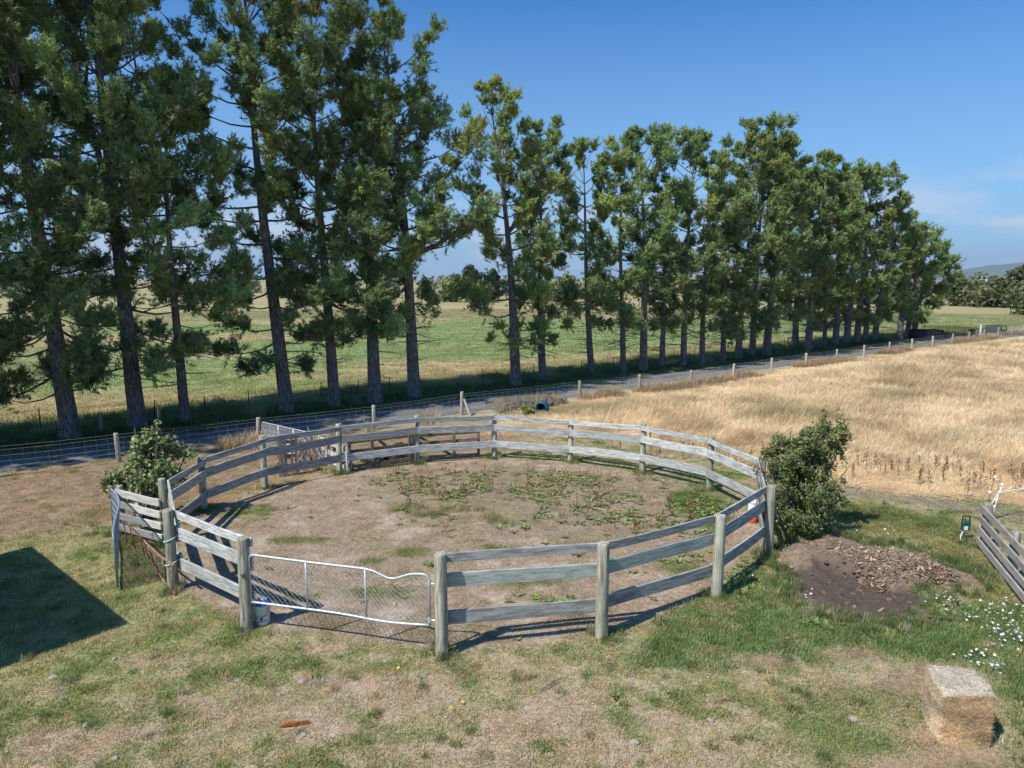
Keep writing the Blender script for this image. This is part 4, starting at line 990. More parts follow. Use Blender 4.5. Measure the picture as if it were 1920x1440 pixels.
n = 4500
i = r.integers(0, len(tf_p) - 1, n); t = r.random(n); A_ = np.array(tf_p)[i]; B_ = np.array(tf_p)[i + 1]; P = A_ + (B_ - A_) * t[:, None] + np.stack([r.normal(0, .28, n), r.normal(0, .28, n), 0 * t], -1)
k = inframe(P) & (fbm(P[:, 0] * .6, P[:, 1] * .6, 3) > np.where(P[:, 0] < 0, .66, .50)); P = P[k]; n = len(P); P[:, 2] = gz(P[:, 0], P[:, 1])
tint = vary(mixc(C(.60, .46, .29) + 0 * P, C(.36, .27, .18), r.random(n)), .25, r); wd_ = 1 + np.hypot(P[:, 0], P[:, 1]) / 60
scatter("fence_line_grass", [G_(24, .2, .25, .6, .013, .8, 41), G_(20, .2, .2, .5, .012, 1.2, 42)], P, r.uniform(0, 6.28, n), np.stack([wd_, wd_, r.uniform(.5, 1.25, n)], -1), tint, r.integers(0, 2, n), "straggly brown grass along the netting fence")

# paddock beyond, coarse tussock so that the far field is not a bare sheet
n = 26000
u = r.random(n); dist = 30 + 120 * u ** 1.5; ang = r.uniform(math.radians(-40), math.radians(40), n); X = dist * np.sin(ang); Y = dist * np.cos(ang); ro = rowoff(X, Y)
P = np.stack([X, Y, gz(X, Y)], -1); k = (ro > 3.2) & inframe(P) & (r.random(n) < smooth(3, 6, ro + 0.0)); P = P[k]; n = len(P); c, g, w = surface(P[:, 0], P[:, 1])
wd_ = 1.2 + np.hypot(P[:, 0], P[:, 1]) / 40
scatter("paddock_grass", [G_(22, .3, .06, .16, .02, 1.2, 51), G_(20, .3, .05, .2, .018, 1.5, 52)], P, r.uniform(0, 6.28, n), np.stack([wd_, wd_, r.uniform(.5, 1.2, n)], -1), vary(c * 1.15, .2, r), r.integers(0, 2, n), "green and tan paddock grass beyond the pines")

# weeds in the pen
def leafset(nl, L0, L1, W0, up0, up1, seed, c, stalks=0, sh=.4, sc=(.2, .11, .05)):
    r_ = np.random.default_rng(seed); V = []; Fc = []; Cc = []
    for k in range(nl):
        a = r_.uniform(0, 6.28); L = r_.uniform(L0, L1); e = r_.uniform(up0, up1); d = np.array([math.cos(a) * math.cos(e), math.sin(a) * math.cos(e), math.sin(e)]); s = np.array([-math.sin(a), math.cos(a), r_.uniform(-.3, .3)]) * W0 * L
        o_ = np.array([r_.uniform(-.05, .05), r_.uniform(-.05, .05), .005]); b = len(V)
        V += [o_, o_ + d * L * .45 + s, o_ + d * L - [0, 0, .15 * L], o_ + d * L * .45 - s]; Fc += [(b, b + 1, b + 2), (b, b + 2, b + 3)]; kk = r_.uniform(.7, 1.3); Cc += [np.array(c) * kk] * 4
    for k in range(stalks):
        x, y = r_.uniform(-.08, .08, 2); h = sh * r_.uniform(.6, 1.1); lx, ly = r_.uniform(-.1, .1, 2); b = len(V)
        V += [np.array([x - .005, y, 0]), np.array([x + .005, y, 0]), np.array([x + lx, y + ly, h])]; Fc += [(b, b + 1, b + 2)]; Cc += [np.array(sc)] * 3
        for j in range(14):
            t = r_.uniform(.4, 1); p = np.array([x + lx * t, y + ly * t, h * t]); q = r_.normal(0, .022, 3); q2 = r_.normal(0, .022, 3); b = len(V); V += [p + q, p + q2, p - q]; Fc += [(b, b + 1, b + 2)]; Cc += [np.array(sc) * r_.uniform(.7, 1.4)] * 3
    return np.array(V), np.array(Fc), np.array(Cc)
def ferny(seed, h=.3, n=150, c=(.11, .12, .04)):
    return blades(n, .22, h * .4, h, .006, .7, seed, cv=.35)
wp_ = [proto("weed", *leafset(9, .08, .2, .22, .1, .9, 61, (.16, .21, .09)), M['weed']),
       proto("weed", *leafset(6, .08, .18, .2, .2, .8, 62, (.15, .19, .08), 1, .34, (.24, .17, .09)), M['weed']),
       proto("weed", *leafset(3, .06, .14, .2, .2, .8, 63, (.17, .19, .09), 2, .34, (.27, .17, .09)), M['weed']),
       proto("weed", *leafset(14, .05, .13, .25, .1, .7, 64, (.17, .25, .08)), M['weed'])]
v_, f_, c_ = ferny(65); wp_.append(proto("weed", v_, f_, c_ * np.array([.27, .28, .13]), M['weed']))
n = 3000; bb0, bb1 = WEEDS.min(0), WEEDS.max(0); X = r.uniform(bb0[0], bb1[0], n); Y = r.uniform(bb0[1], bb1[1], n)
dn = region(X, Y, WEEDS, .7, .8) * smooth(.44, .62, fbm(X * 1.1 + 1, Y * 1.1 + 5, 3))
k = r.random(n) < dn * .85; X, Y = X[k], Y[k]; id_ = r.choice(4, len(X), p=[.42, .18, .10, .30])
# stray weeds in the rest of the pen and the lush corner
n2 = 260; X2 = r.uniform(-8, 7, n2); Y2 = r.uniform(11, 23, n2); k2 = (polyd(X2, Y2, pen_p) > .2) & (r.random(n2) < .4); X = np.r_[X, X2[k2]]; Y = np.r_[Y, Y2[k2]]; id_ = np.r_[id_, r.choice(4, k2.sum(), p=[.3, .2, .1, .4])]
ex = []
for (px, py, nn_, rx, ry, tp_) in [(755, 957, 7, 22, 8, 4), (790, 970, 6, 26, 7, 4), (850, 955, 9, 30, 10, 4), (925, 975, 6, 26, 14, 4), (1320, 945, 60, 40, 20, 3), (1150, 955, 30, 45, 14, 3), (1090, 905, 18, 50, 8, 1), (860, 915, 22, 60, 10, 0), (1270, 1050, 26, 60, 16, 3), (1060, 1130, 20, 80, 12, 3),
                               (600, 880, 14, 14, 8, 0), (570, 880, 8, 20, 6, 2), (1385, 1095, 34, 30, 18, 0), (1400, 1060, 20, 20, 14, 3), (1160, 1305, 5, 8, 4, 3), (1560, 1045, 4, 8, 4, 3), (1620, 1065, 0, 1, 1, 3), (810, 1062, 8, 12, 6, 0), (1755, 1150, 26, 22, 12, 0), (1600, 1150, 26, 40, 8, 3), (1640, 1185, 26, 45, 10, 3), (1530, 1170, 20, 40, 10, 0)]:
    for _ in range(nn_):
        p = G(px + r.normal(0, rx * .6), py + r.normal(0, ry * .6)); ex.append((p[0], p[1], tp_ if r.random() < .8 else 0))
ex = np.array(ex); X = np.r_[X, ex[:, 0]]; Y = np.r_[Y, ex[:, 1]]; id_ = np.r_[id_, ex[:, 2].astype(int)]
n = len(X)
scatter("weeds", wp_, np.stack([X, Y, gz(X, Y)], -1), r.uniform(0, 6.28, n), r.uniform(.5, 1.05, n), vary(np.ones((n, 3)) * np.array([1.3, 1.15, 1.1]), .3, r), id_, "dock, fennel and other weeds growing in the pen and beside the heap")
# reddish dock spikes along the paddock edge
n = 100; X = []; Y = []
for _ in range(n):
    px = r.uniform(1100, 1930); p = G(px, np.interp(px, [1100, 1450, 1650, 1930], [815, 895, 890, 920]) + r.normal(0, 12)); X.append(p[0]); Y.append(p[1])
X, Y = np.array(X), np.array(Y)
scatter("dock_spikes", [proto("weed", *leafset(3, .1, .2, .15, .3, 1.0, 71, (.3, .2, .11), 2, .7, (.30, .17, .10)), M['weed']), proto("weed", *leafset(2, .1, .2, .15, .3, 1.0, 72, (.3, .24, .12), 3, .55, (.34, .20, .115)), M['weed'])], np.stack([X, Y, gz(X, Y)], -1), r.uniform(0, 6.28, n), r.uniform(.7, 1.2, n), vary(np.ones((n, 3)), .3, r), r.integers(0, 2, n), "rusty dock spikes along the edge of the dry paddock")

# bark and wood chips on the heap
def chip(seed):
    r_ = np.random.default_rng(seed); s = np.array([.75, .2, .05]); v = np.array([[x, y, z] for x in (-1, 1) for y in (-1, 1) for z in (-1, 1)], float) * s + r_.normal(0, .07, (8, 3))
    f = np.array([(0, 1, 3), (0, 3, 2), (4, 6, 7), (4, 7, 5), (0, 4, 5), (0, 5, 1), (2, 3, 7), (2, 7, 6), (0, 2, 6), (0, 6, 4), (1, 5, 7), (1, 7, 3)]); return proto("chip", v, f, np.ones((8, 3)), M['straw'])
n = 26000; X = r.uniform(hx[0], hx[-1], n); Y = r.uniform(hy[0], hy[-1], n); dh = polyd(X, Y, HEAP); ddk = polyd(X, Y, DARK)
CH = pxpoly([(1560, 1040), (1660, 1030), (1740, 1060), (1800, 1090), (1770, 1102), (1690, 1098), (1650, 1120), (1610, 1095), (1590, 1065)])
dc = polyd(X, Y, CH)
k = (dh > -.1) & (r.random(n) < np.where(dc > 0, .95, np.where(ddk > 0, .06, .16)) * smooth(-.15, .1, dc + .25)); X, Y = X[k], Y[k]; n = len(X)
tint = np.where((r.random(n) < .25)[:, None], C(.62, .45, .29), np.where((r.random(n) < .25)[:, None], C(.5, .43, .36), C(.30, .21, .145))); tint = vary(tint, .35, r)
scatter("wood_chips", [chip(s) for s in range(4)], np.stack([X, Y, np.array([heap_z(a, b) for a, b in zip(X, Y)]) + .012], -1), r.uniform(0, 6.28, n), r.uniform(.6, 1, n) ** 2 * r.choice([.04, .06, .1], n, p=[.5, .35, .15]), tint, r.integers(0, 4, n), "coarse wood chips and bark spread over the soil heap", tilt=r.normal(0, .5, (n, 2)))

def clod(seed):
    me = rock_mesh(seed + 40); v = np.array([q.co[:] for q in me.vertices]); f = []
    for p in me.polygons: a = list(p.vertices); f += [(a[0], a[1], a[2]), (a[0], a[2], a[3])]
    return proto("clod", v, np.array(f), np.ones((len(v), 3)), M['straw'])
n = 2600; X = r.uniform(hx[0], hx[-1], n); Y = r.uniform(hy[0], hy[-1], n); dh = polyd(X, Y, HEAP); ddk = polyd(X, Y, DARK); k = (r.random(n) < smooth(-.6, .1, dh) * np.where(ddk > .1, .55, .8)); X, Y, ddk = X[k], Y[k], ddk[k]; n = len(X)
tint = vary(np.where((ddk > 0)[:, None], C(.15, .11, .085), C(.33, .24, .175)), .35, r)
scatter("soil_clods", [clod(s) for s in range(4)], np.stack([X, Y, np.array([heap_z(a, b) for a, b in zip(X, Y)])], -1), r.uniform(0, 6.28, n), r.uniform(.5, 1, n) ** 2 * r.choice([.03, .05, .085], n, p=[.55, .33, .12]), tint, r.integers(0, 4, n), "loose clods of soil on and around the dug heap")
# tufts: at the feet of posts, round the heap, and dotted over the lawn
tp_ = []
for p, k in [(q, 16) for q in pen_p] + [(q, 12) for q in (r0, r0 + rd * 1.9, q0)]:
    for _ in range(k): a_ = r.uniform(0, 6.28); d_ = abs(r.normal(.14, .09)) + .05; tp_.append((p[0] + d_ * math.cos(a_), p[1] + d_ * math.sin(a_), r.uniform(.9, 2.0), r.random() < .75))
nh = 0
while nh < 420:
    x, y = r.uniform(hx[0], hx[-1]), r.uniform(hy[0], hy[-1]); d_ = float(polyd(np.array([x]), np.array([y]), HEAP)[0])
    if -.45 < d_ < .12: tp_.append((x, y, r.uniform(.8, 2.2), r.random() < .85)); nh += 1
for _ in range(900):
    x, y = r.uniform(-12, 12), 6.5 + 12 * r.random() ** 1.2
    if float(polyd(np.array([x]), np.array([y]), pen_p)[0]) < 0 and float(polyd(np.array([x]), np.array([y]), HEAP)[0]) < 0: tp_.append((x, y, r.uniform(.5, 1.35), r.random() < .6))
tp_ = np.array(tp_, float); n = len(tp_); gr = tp_[:, 3] > .5
tint = vary(np.where(gr[:, None], C(.19, .24, .085), C(.50, .42, .26)), .3, r)
scatter("grass_tufts", [G_(44, .09, .05, .13, .009, .9, 91), G_(36, .07, .05, .14, .008, 1.2, 92), G_(30, .11, .04, .10, .008, 1.8, 93)], np.stack([tp_[:, 0], tp_[:, 1], gz(tp_[:, 0], tp_[:, 1])], -1), r.uniform(0, 6.28, n), np.stack([r.uniform(.7, 1.3, n), r.uniform(.7, 1.3, n), tp_[:, 2]], -1), tint, r.integers(0, 3, n), "taller tufts of grass at the post feet and dotted over the lawn")

# white and yellow flowers
def flower(np_, seed):
    V = []; Fc = []; r_ = np.random.default_rng(seed); Cc = []
    for k in range(np_):
        a = 6.283 * k / np_; b = len(V); V += [(0, 0, 0), (math.cos(a - .35), math.sin(a - .35), .12), (1.25 * math.cos(a), 1.25 * math.sin(a), .1), (math.cos(a + .35), math.sin(a + .35), .12)]; Fc += [(b, b + 1, b + 2), (b, b + 2, b + 3)]; Cc += [(1, 1, 1)] * 4
    b = len(V)
    for k in range(3): V += [(.02 * math.cos(2.09 * k), .02 * math.sin(2.09 * k), -6)]
    V += [(0, 0, 0)]
    for k in range(3): Fc += [(b + k, b + (k + 1) % 3, b + 3)]
    Cc += [(.12, .2, .05)] * 4
    return proto("flower", np.array(V, float), np.array(Fc), np.array(Cc, float), M['petal'])
pts = []; tint = []
for (px, py, nn_, rx, ry) in [(1890, 1190, 85, 42, 30), (1850, 1165, 42, 52, 22), (1770, 1140, 26, 26, 12), (1835, 1240, 26, 36, 14), (1900, 1140, 14, 36, 18), (1385, 1085, 12, 26, 14), (1640, 1010, 8, 30, 10), (1520, 1125, 8, 20, 8), (1865, 1265, 12, 16, 8)]:
    for _ in range(nn_): p = G(px + r.normal(0, rx * .7), py + r.normal(0, ry * .7)); pts.append((p[0], p[1], r.uniform(.06, .2), r.uniform(.011, .022))); tint.append((.8, .8, .8))
for (px, py, nn_, rx, ry) in [(745, 1097, 12, 22, 8), (745, 1137, 5, 10, 4), (865, 1130, 4, 20, 5), (1450, 1062, 9, 16, 4), (1470, 1205, 3, 10, 4), (1158, 868, 5, 6, 2), (740, 1190, 3, 20, 4), (860, 1330, 3, 30, 8), (210, 1030, 2, 20, 8), (1000, 1200, 3, 60, 20), (1900, 1390, 2, 8, 6), (600, 1300, 3, 200, 60), (250, 1215, 4, 90, 40)]:
    for _ in range(nn_): p = G(px + r.normal(0, rx * .7), py + r.normal(0, ry * .7)); pts.append((p[0], p[1], r.uniform(.04, .1), r.uniform(.012, .022))); tint.append((.75, .5, .03))
for _ in range(40): p = G(r.uniform(0, 1500), r.uniform(1180, 1440)); pts.append((p[0], p[1], .03, r.uniform(.006, .011))); tint.append((.7, .66, .58))
pts = np.array(pts); n = len(pts)
scatter("wild_flowers", [flower(6, 1), flower(8, 2)], np.stack([pts[:, 0], pts[:, 1], gz(pts[:, 0], pts[:, 1]) + pts[:, 2]], -1), r.uniform(0, 6.28, n), pts[:, 3], np.array(tint), r.integers(0, 2, n), "small white and yellow wild flowers in the grass", tilt=r.normal(0, .4, (n, 2)))

# ------------------------------------------------------------------ hay bale
BH = 0.74
fa, fb, bc = G(1762, 1302, BH), G(1866, 1306, BH), G(1738, 1247, BH)
for q_ in (fa, fb, bc): q_[2] = 0
ex_ = fb - fa; ew = np.linalg.norm(ex_); ey_ = bc - fa; ed = np.linalg.norm(ey_)
ex_, ey_ = ex_ / ew, ey_ / ed
bale = thing("hay_bale", "weathered rectangular hay bale with a pale bleached top on the grass at lower right", "hay bale", tuple(fa))
rb = np.random.default_rng(5)
nb = 26
V = []; Cb = []; Fb = []
def face(o_, a_, b_, na_, nb_, basec, layered):
    s0 = len(V)
    for j in range(nb_ + 1):
        for i in range(na_ + 1):
            V.append(o_ + a_ * (i / na_) + b_ * (j / nb_)); Cb.append(basec)
    for j in range(nb_):
        for i in range(na_): q = s0 + j * (na_ + 1) + i; Fb.append((q, q + 1, q + na_ + 2, q + na_ + 1))
Xv, Yv, Zv = ex_ * ew, ey_ * ed, np.array([0, 0, BH])
side_c, top_c, left_sun_c = (.60, .425, .245), (.70, .61, .48), (.80, .64, .45)  # left face coloured lighter for the sun it faces
face(np.zeros(3), Xv, Zv, nb, nb, side_c, 1); face(Zv, Xv, Yv, nb, nb, top_c, 0); face(Yv, -Yv, Zv, nb, nb, left_sun_c, 1); face(Xv, Yv, Zv, nb, nb, side_c, 1); face(Xv + Yv, -Xv, Zv, nb, nb, side_c, 1)
V = np.array(V); Cb = np.array(Cb)
cen = (Xv + Yv + Zv) / 2
rel = V - cen; loc = np.stack([rel @ ex_ / (ew / 2), rel @ ey_ / (ed / 2), rel[:, 2] / (BH / 2)], -1)
# round the edges, bulge between the strings, then roughen
lr = np.abs(loc) * np.array([.985, .985, 1.0]); lr[:, 2] = np.maximum(loc[:, 2], 0); rr_ = np.maximum(1, np.power((lr ** 16).sum(1), 1 / 16))[:, None]; rel[:, :2] = rel[:, :2] / rr_; rel[:, 2] = np.where(loc[:, 2] > 0, rel[:, 2] / rr_[:, 0], rel[:, 2])
n3 = .6 * fbm(V[:, 0] * 9 + V[:, 2] * 7, V[:, 1] * 9 + V[:, 2] * 5, 4) - .3
strings = .018 * np.cos(loc[:, 0] * 2 * math.pi * 1.0)
rel = rel * (1 + .035 * n3[:, None] + .35 * strings[:, None] * (np.abs(loc[:, 1:2]) < .98))
lay = fbm(V[:, 2] * 14 + .6 * V[:, 0], V[:, 0] * 1.5 + V[:, 1], 3)
Cb = Cb * np.where(np.abs(loc[:, 2]) < .97, (0.72 + .5 * smooth(.25, .75, lay)), .9 + .2 * lay)[:, None] * (0.85 + .5 * (n3 + .2))[:, None]
bo = mesh_np("body", rel + cen, np.array(Fb), M['soil'], bale, smooth=True, cols=Cb)
ns = 15000; fi = rb.integers(0, len(Fb), ns); fq = np.array(Fb)[fi]; p = (rel + cen)[fq].mean(1) + rb.normal(0, .012, (ns, 3)); cc = Cb[fq].mean(1)
nrm_ = np.cross((rel[fq[:, 1]] - rel[fq[:, 0]]), (rel[fq[:, 3]] - rel[fq[:, 0]])); nrm_ /= np.linalg.norm(nrm_, axis=1)[:, None] + 1e-9
dd_ = rb.normal(0, 1, (ns, 3)); dd_[:, 2] *= .5; dd_ = dd_ - nrm_ * (dd_ * nrm_).sum(1)[:, None]; dd_ /= np.linalg.norm(dd_, axis=1)[:, None] + 1e-9; dd_ = dd_ + nrm_ * np.abs(rb.normal(.03, .10, (ns, 1)))
L_s = rb.uniform(.025, .07, (ns, 1)); wv = np.cross(dd_, nrm_) * rb.uniform(.0018, .0035, (ns, 1)); a_ = p + nrm_ * .003
sv = np.stack([a_ - wv, a_ + wv, a_ + dd_ * L_s], 1).reshape(-1, 3); sc_ = np.repeat(vary(cc * 1.12, .62, rb), 3, 0)
sf = np.arange(ns * 3).reshape(-1, 3); st = mesh_np("straws", sv, sf, M['leaf'], bo, cols=sc_); st["kind"] = "stuff"
# loose hay about it
n = 5200; pts = []
for (px, py, k, rx, ry) in [(1800, 1422, 300, 56, 9), (1690, 1330, 60, 40, 40), (1690, 1280, 170, 40, 18), (1750, 1260, 120, 30, 10), (1690, 1440, 200, 70, 14), (1560, 1300, 60, 60, 30), (1735, 1385, 90, 20, 10), (1440, 1240, 110, 40, 8), (1350, 1140, 120, 30, 8), (1600, 1230, 80, 50, 10)]:
    for _ in range(k): q = G(px + r.normal(0, rx * .6), py + r.normal(0, ry * .6)); pts.append((q[0], q[1]))
pts = np.array(pts); n = len(pts)
def straws(n, seed):
    r_ = np.random.default_rng(seed); a = r_.uniform(0, 6.28, n); p = r_.normal(0, .07, (n, 3)); p[:, 2] = r_.uniform(.0, .03, n); d = np.stack([np.cos(a), np.sin(a), r_.normal(0, .2, n)], -1) * r_.uniform(.04, .12, (n, 1)); w_ = np.stack([-np.sin(a), np.cos(a), 0 * a], -1) * .0025
    return np.stack([p - w_, p + w_, p + d], 1).reshape(-1, 3), np.arange(3 * n).reshape(-1, 3), np.repeat(r_.uniform(.6, 1.3, (n, 1)) * np.ones((1, 3)), 3, 0)
scatter("loose_hay", [proto("straws", *straws(16, 81), M['straw']), proto("straws", *straws(14, 82), M['straw'])], np.stack([pts[:, 0], pts[:, 1], gz(pts[:, 0], pts[:, 1]) + .02], -1), r.uniform(0, 6.28, n), r.uniform(.7, 1.2, n), vary(np.tile(C(.56, .42, .27), (n, 1)), .35, r), r.integers(0, 2, n), "loose brown hay strewn around the bale")

# ------------------------------------------------------------------ litter on the lawn
fr_ = thing("dead_branchlet", "rust-orange dead pine branchlet lying on the lawn near the front", "branch", tuple(G(550, 1361)), .25)
V = []; Fc = []
rq = np.random.default_rng(3)
for k in range(420):
    t = rq.uniform(-.19, .19); a = rq.uniform(0, 6.28); d = np.array([.8, math.cos(a) * .5, abs(math.sin(a)) * .45 + .05]) * rq.uniform(.04, .08); p = np.array([t, rq.normal(0, .015) * (1 - abs(t) * 3), .025 + rq.normal(0, .01)]); w_ = np.cross(d, rq.normal(0, 1, 3)); w_ = w_ / np.linalg.norm(w_) * .004; V += [p - w_, p + w_, p + d]
mesh_np("needles", np.array(V), np.arange(len(V)).reshape(-1, 3), M['rust_leaf'], fr_)
m = MB(); m.tube([(-.2, 0, .02), (0, .01, .03), (.2, 0, .03)], [.008, .006, .003], 5); m.build("stem", M['old_wood'], fr_)
pm = [rock_mesh(k + 20) for k in range(3)]
for q in pm: q.materials.append(M['pebble'])
LIT = [(566, 1279, .045, "pale stone on the lawn below the gate, left of the middle"), (570, 1378, .04, "pale stone beside the orange branchlet"), (523, 1303, .035, "dark-sided stone on the lawn above the orange branchlet"), (1190, 1393, .05, "pale stone at the bottom of the lawn right of centre"), (1332, 1350, .045, "pale stone on the lawn left of the hay bale"), (1600, 1349, .05, "tan stone on the grass just left of the hay bale"), (100, 1272, .05, "whitish stone at the far left of the lawn below the shed shadow"), (160, 1362, .04, "flat pale stone at lower left of the lawn"), (215, 1237, .035, "small stone on the left lawn below the shadow corner"), (730, 1203, .035, "small pale stone under the gate's shadow line"), (1655, 1270, .03, "small pale stone left of the hay bale's top"), (216, 1424, .04, "pale stone at the bottom left edge of the lawn")]
for x, y, s, lb in LIT:
    p = G(x, y); o = bpy.data.objects.new("stone", random.choice(pm)); col.objects.link(o); o.location = (p[0], p[1], float(gz(p[0], p[1])) + s * .4); o.scale = (s * 1.3, s, s); o.rotation_euler = (random.uniform(-.4, .4), 0, random.uniform(0, 6)); tag(o, lb, "stone", "stones on the lawn")
for x0, y0, x1, y1, lb in [(1015, 1297, 1052, 1278, "thin dark stick lying on the lawn in front of the pen"), (1340, 1318, 1375, 1317, "short dark stick lying on the grass left of the hay bale"), (780, 1268, 792, 1290, "short curved twig lying on the lawn below the right gate post")]:
    a_, b_ = Vector(G(x0, y0)), Vector(G(x1, y1)); t = thing("stick", lb, "stick", tuple(a_)); m = MB(); d_ = b_ - a_
    m.tube([Vector((0, 0, .035)), d_ * .35 + Vector((.03, .02, .05)), d_ * .7 + Vector((-.02, .03, .04)), d_ + Vector((0, 0, .04))], [.012, .011, .009, .005], 6); m.tube([d_ * .4 + Vector((.02, .02, .045)), d_ * .55 + Vector((.1, .1, .05))], [.007, .003], 5); m.build("wood", M['old_wood_z'], t)

# ------------------------------------------------------------------ leafy bushes
def leaf_cloud(blobs, n, size, seed, c_lo, c_hi, flat=.35, ragged=.35, inner=.35):
    """leaf-sized diamonds through and over a set of lobes"""
    r_ = np.random.default_rng(seed); B = np.array(blobs, float); vol = B[:, 3] ** 2; k = r_.choice(len(B), n, p=vol / vol.sum())
    d = r_.normal(0, 1, (n, 3)); d /= np.linalg.norm(d, axis=1)[:, None]
    # clumps: sprigs
    rad = B[k, 3] * (1 - inner * r_.random(n) ** 1.5); p = B[k, :3] + d * rad[:, None]
    m3 = fbm(p[:, 0] * 4.5 + p[:, 2] * 3.1, p[:, 1] * 4.5 + p[:, 2] * 4.2, 3); keep = m3 > ragged; p, d, m3 = p[keep], d[keep], m3[keep]; n = len(p)
    p = p + d * ((m3 - .5) * .5)[:, None] * .45
    keep = p[:, 2] > .04; p, d, m3 = p[keep], d[keep], m3[keep]; n = len(p)
    nr = d * .6 + r_.normal(0, .6, (n, 3)) + np.array([-.1, -.1, .45]); nr /= np.linalg.norm(nr, axis=1)[:, None]
    t = np.cross(nr, r_.normal(0, 1, (n, 3))); t /= np.linalg.norm(t, axis=1)[:, None]; b = np.cross(nr, t)
    s = size * r_.uniform(.6, 1.25, (n, 1)); q = s * .62
    v = np.stack([p - t * s, p + b * q - nr * s * .15, p + t * s - nr * s * .2, p - b * q - nr * s * .15], 1).reshape(-1, 3)
    i = np.arange(n)[:, None] * 4; f = np.concatenate([i + [0, 1, 2], i + [0, 2, 3]], 0)
    cc = C(*c_lo) + (C(*c_hi) - C(*c_lo)) * np.clip(r_.random((n, 1)) * .7 + (m3[:, None] - .45) * 1.2, 0, 1); cc *= r_.uniform(.75, 1.25, (n, 1))
    return v, f, np.repeat(cc, 4, 0)
def bush(name, label, base, blobs, n, size, seed, c_lo, c_hi, stems, cat="bush", **kw):
    t = thing(name, label, cat, tuple(base)); v, f, c_ = leaf_cloud(blobs, n, size, seed, c_lo, c_hi, **kw)
    o = mesh_np("foliage", v, f, M['leaf'], t, cols=c_); r_ = random.Random(seed); m = MB()
    for _ in range(stems):
        b_ = Vector(r_.choice(blobs)[:3]); s_ = Vector((r_.uniform(-.15, .15), r_.uniform(-.12, .12), -.05)); md = s_.lerp(b_, .5) + Vector((r_.uniform(-.15, .15), r_.uniform(-.15, .15), .1))
        m.tube([s_, md, b_, b_ + (b_ - md) * .35], [.028, .02, .012, .004], 5)
    m.build("stems", M['bark'], t); return t
bush("leafy_bush", "dense dark green bush with a taller right side against the pen's right corner", G(1498, 1004),
     [(-.15, 0, .55, .62), (.25, .1, .5, .62), (.05, 0, 1.0, .72), (-.45, 0, 1.2, .52), (.42, .1, 1.2, .60), (-.65, .1, 1.75, .36), (-.3, 0, 1.8, .46), (.15, 0, 1.75, .52), (.6, .1, 1.8, .45), (-.5, .2, 2.1, .28), (.35, .1, 2.25, .42), (.7, .1, 2.35, .34), (.62, .1, 2.75, .26), (.1, .1, 2.25, .30), (.85, .1, 2.05, .24), (-.1, .5, 1.0, .7), (.4, .5, 1.5, .55), (.95, 0, 1.5, .2), (-.95, .1, 1.55, .16), (-.85, .1, 1.95, .14), (.78, .1, 2.95, .12), (.5, .1, 3.0, .1), (-.3, .1, 2.25, .16), (-.62, .1, 2.38, .1), (.98, .1, 2.35, .13), (.95, 0, .9, .2), (.9, 0, 2.7, .12)],
     36000, .036, 4, (.07, .11, .035), (.24, .27, .09), 30, ragged=.47, inner=.5)
bush("leafy_shrub", "pale-leaved shrub with upright shoots growing over the short four-board fence at left", G(282, 972),
     [(-.55, 0, .8, .35), (-.75, -.1, 1.0, .32), (-.35, 0, 1.15, .45), (.0, 0, 1.2, .5), (.35, 0, 1.3, .45), (.1, 0, 1.65, .42), (.5, 0, 1.7, .38), (.75, .1, 1.75, .26), (.3, 0, 2.0, .26), (.62, 0, 2.0, .2), (-.1, 0, 1.7, .26), (-.3, .1, 1.85, .14), (.33, 0, 2.3, .13), (.36, 0, 2.48, .07), (.95, .1, 1.55, .2), (1.1, .1, 1.7, .16), (.8, .1, 1.35, .3), (-.5, -.3, .75, .3), (-.15, -.35, .85, .28), (.15, 0, .7, .35), (.55, 0, 1.0, .4), (-.95, -.1, .95, .2), (-.2, 0, 2.05, .1), (.1, 0, 2.15, .14)],
     8200, .066, 8, (.11, .16, .05), (.36, .40, .18), 24, ragged=.44, inner=.7)
bush("thistle_clump", "low green leafy clump among brown stalks beside the track culvert", G(988, 777), [(0, 0, .2, .22), (.2, 0, .25, .2), (-.15, 0, .35, .14)], 500, .06, 12, (.15, .17, .05), (.32, .32, .08), 6, cat="plant")

# ------------------------------------------------------------------ pines
def axis_points(base, h, lean, wob, rs, n=13, start_dir=None):
    pts = []
    ph = rs.uniform(0, 6.28, 4)
    for i in range(n):
        t = i / (n - 1); pts.append(np.array([lean[0] * t ** 1.25 + wob * (math.sin(3 * t + ph[0]) - math.sin(ph[0])) * t, lean[1] * t ** 1.25 + wob * (math.sin(4 * t + ph[1]) - math.sin(ph[1])) * t, h * t]))
    return np.array(pts)
def along(P_, t):
    x = np.clip(t, 0, 1) * (len(P_) - 1); i = min(int(x), len(P_) - 2); return P_[i] * (1 - (x - i)) + P_[i + 1] * (x - i)
def profile(t, top):
    # crown half width over its height: skirts in, broad middle, rounded or pointed top
    return np.interp(t, [0, .12, .35, .6, .8, .93, 1.0], [.5, .78, .95, 1.0 if top else .9, .92 if top else .62, .66 if top else .32, .28 if top else .1])
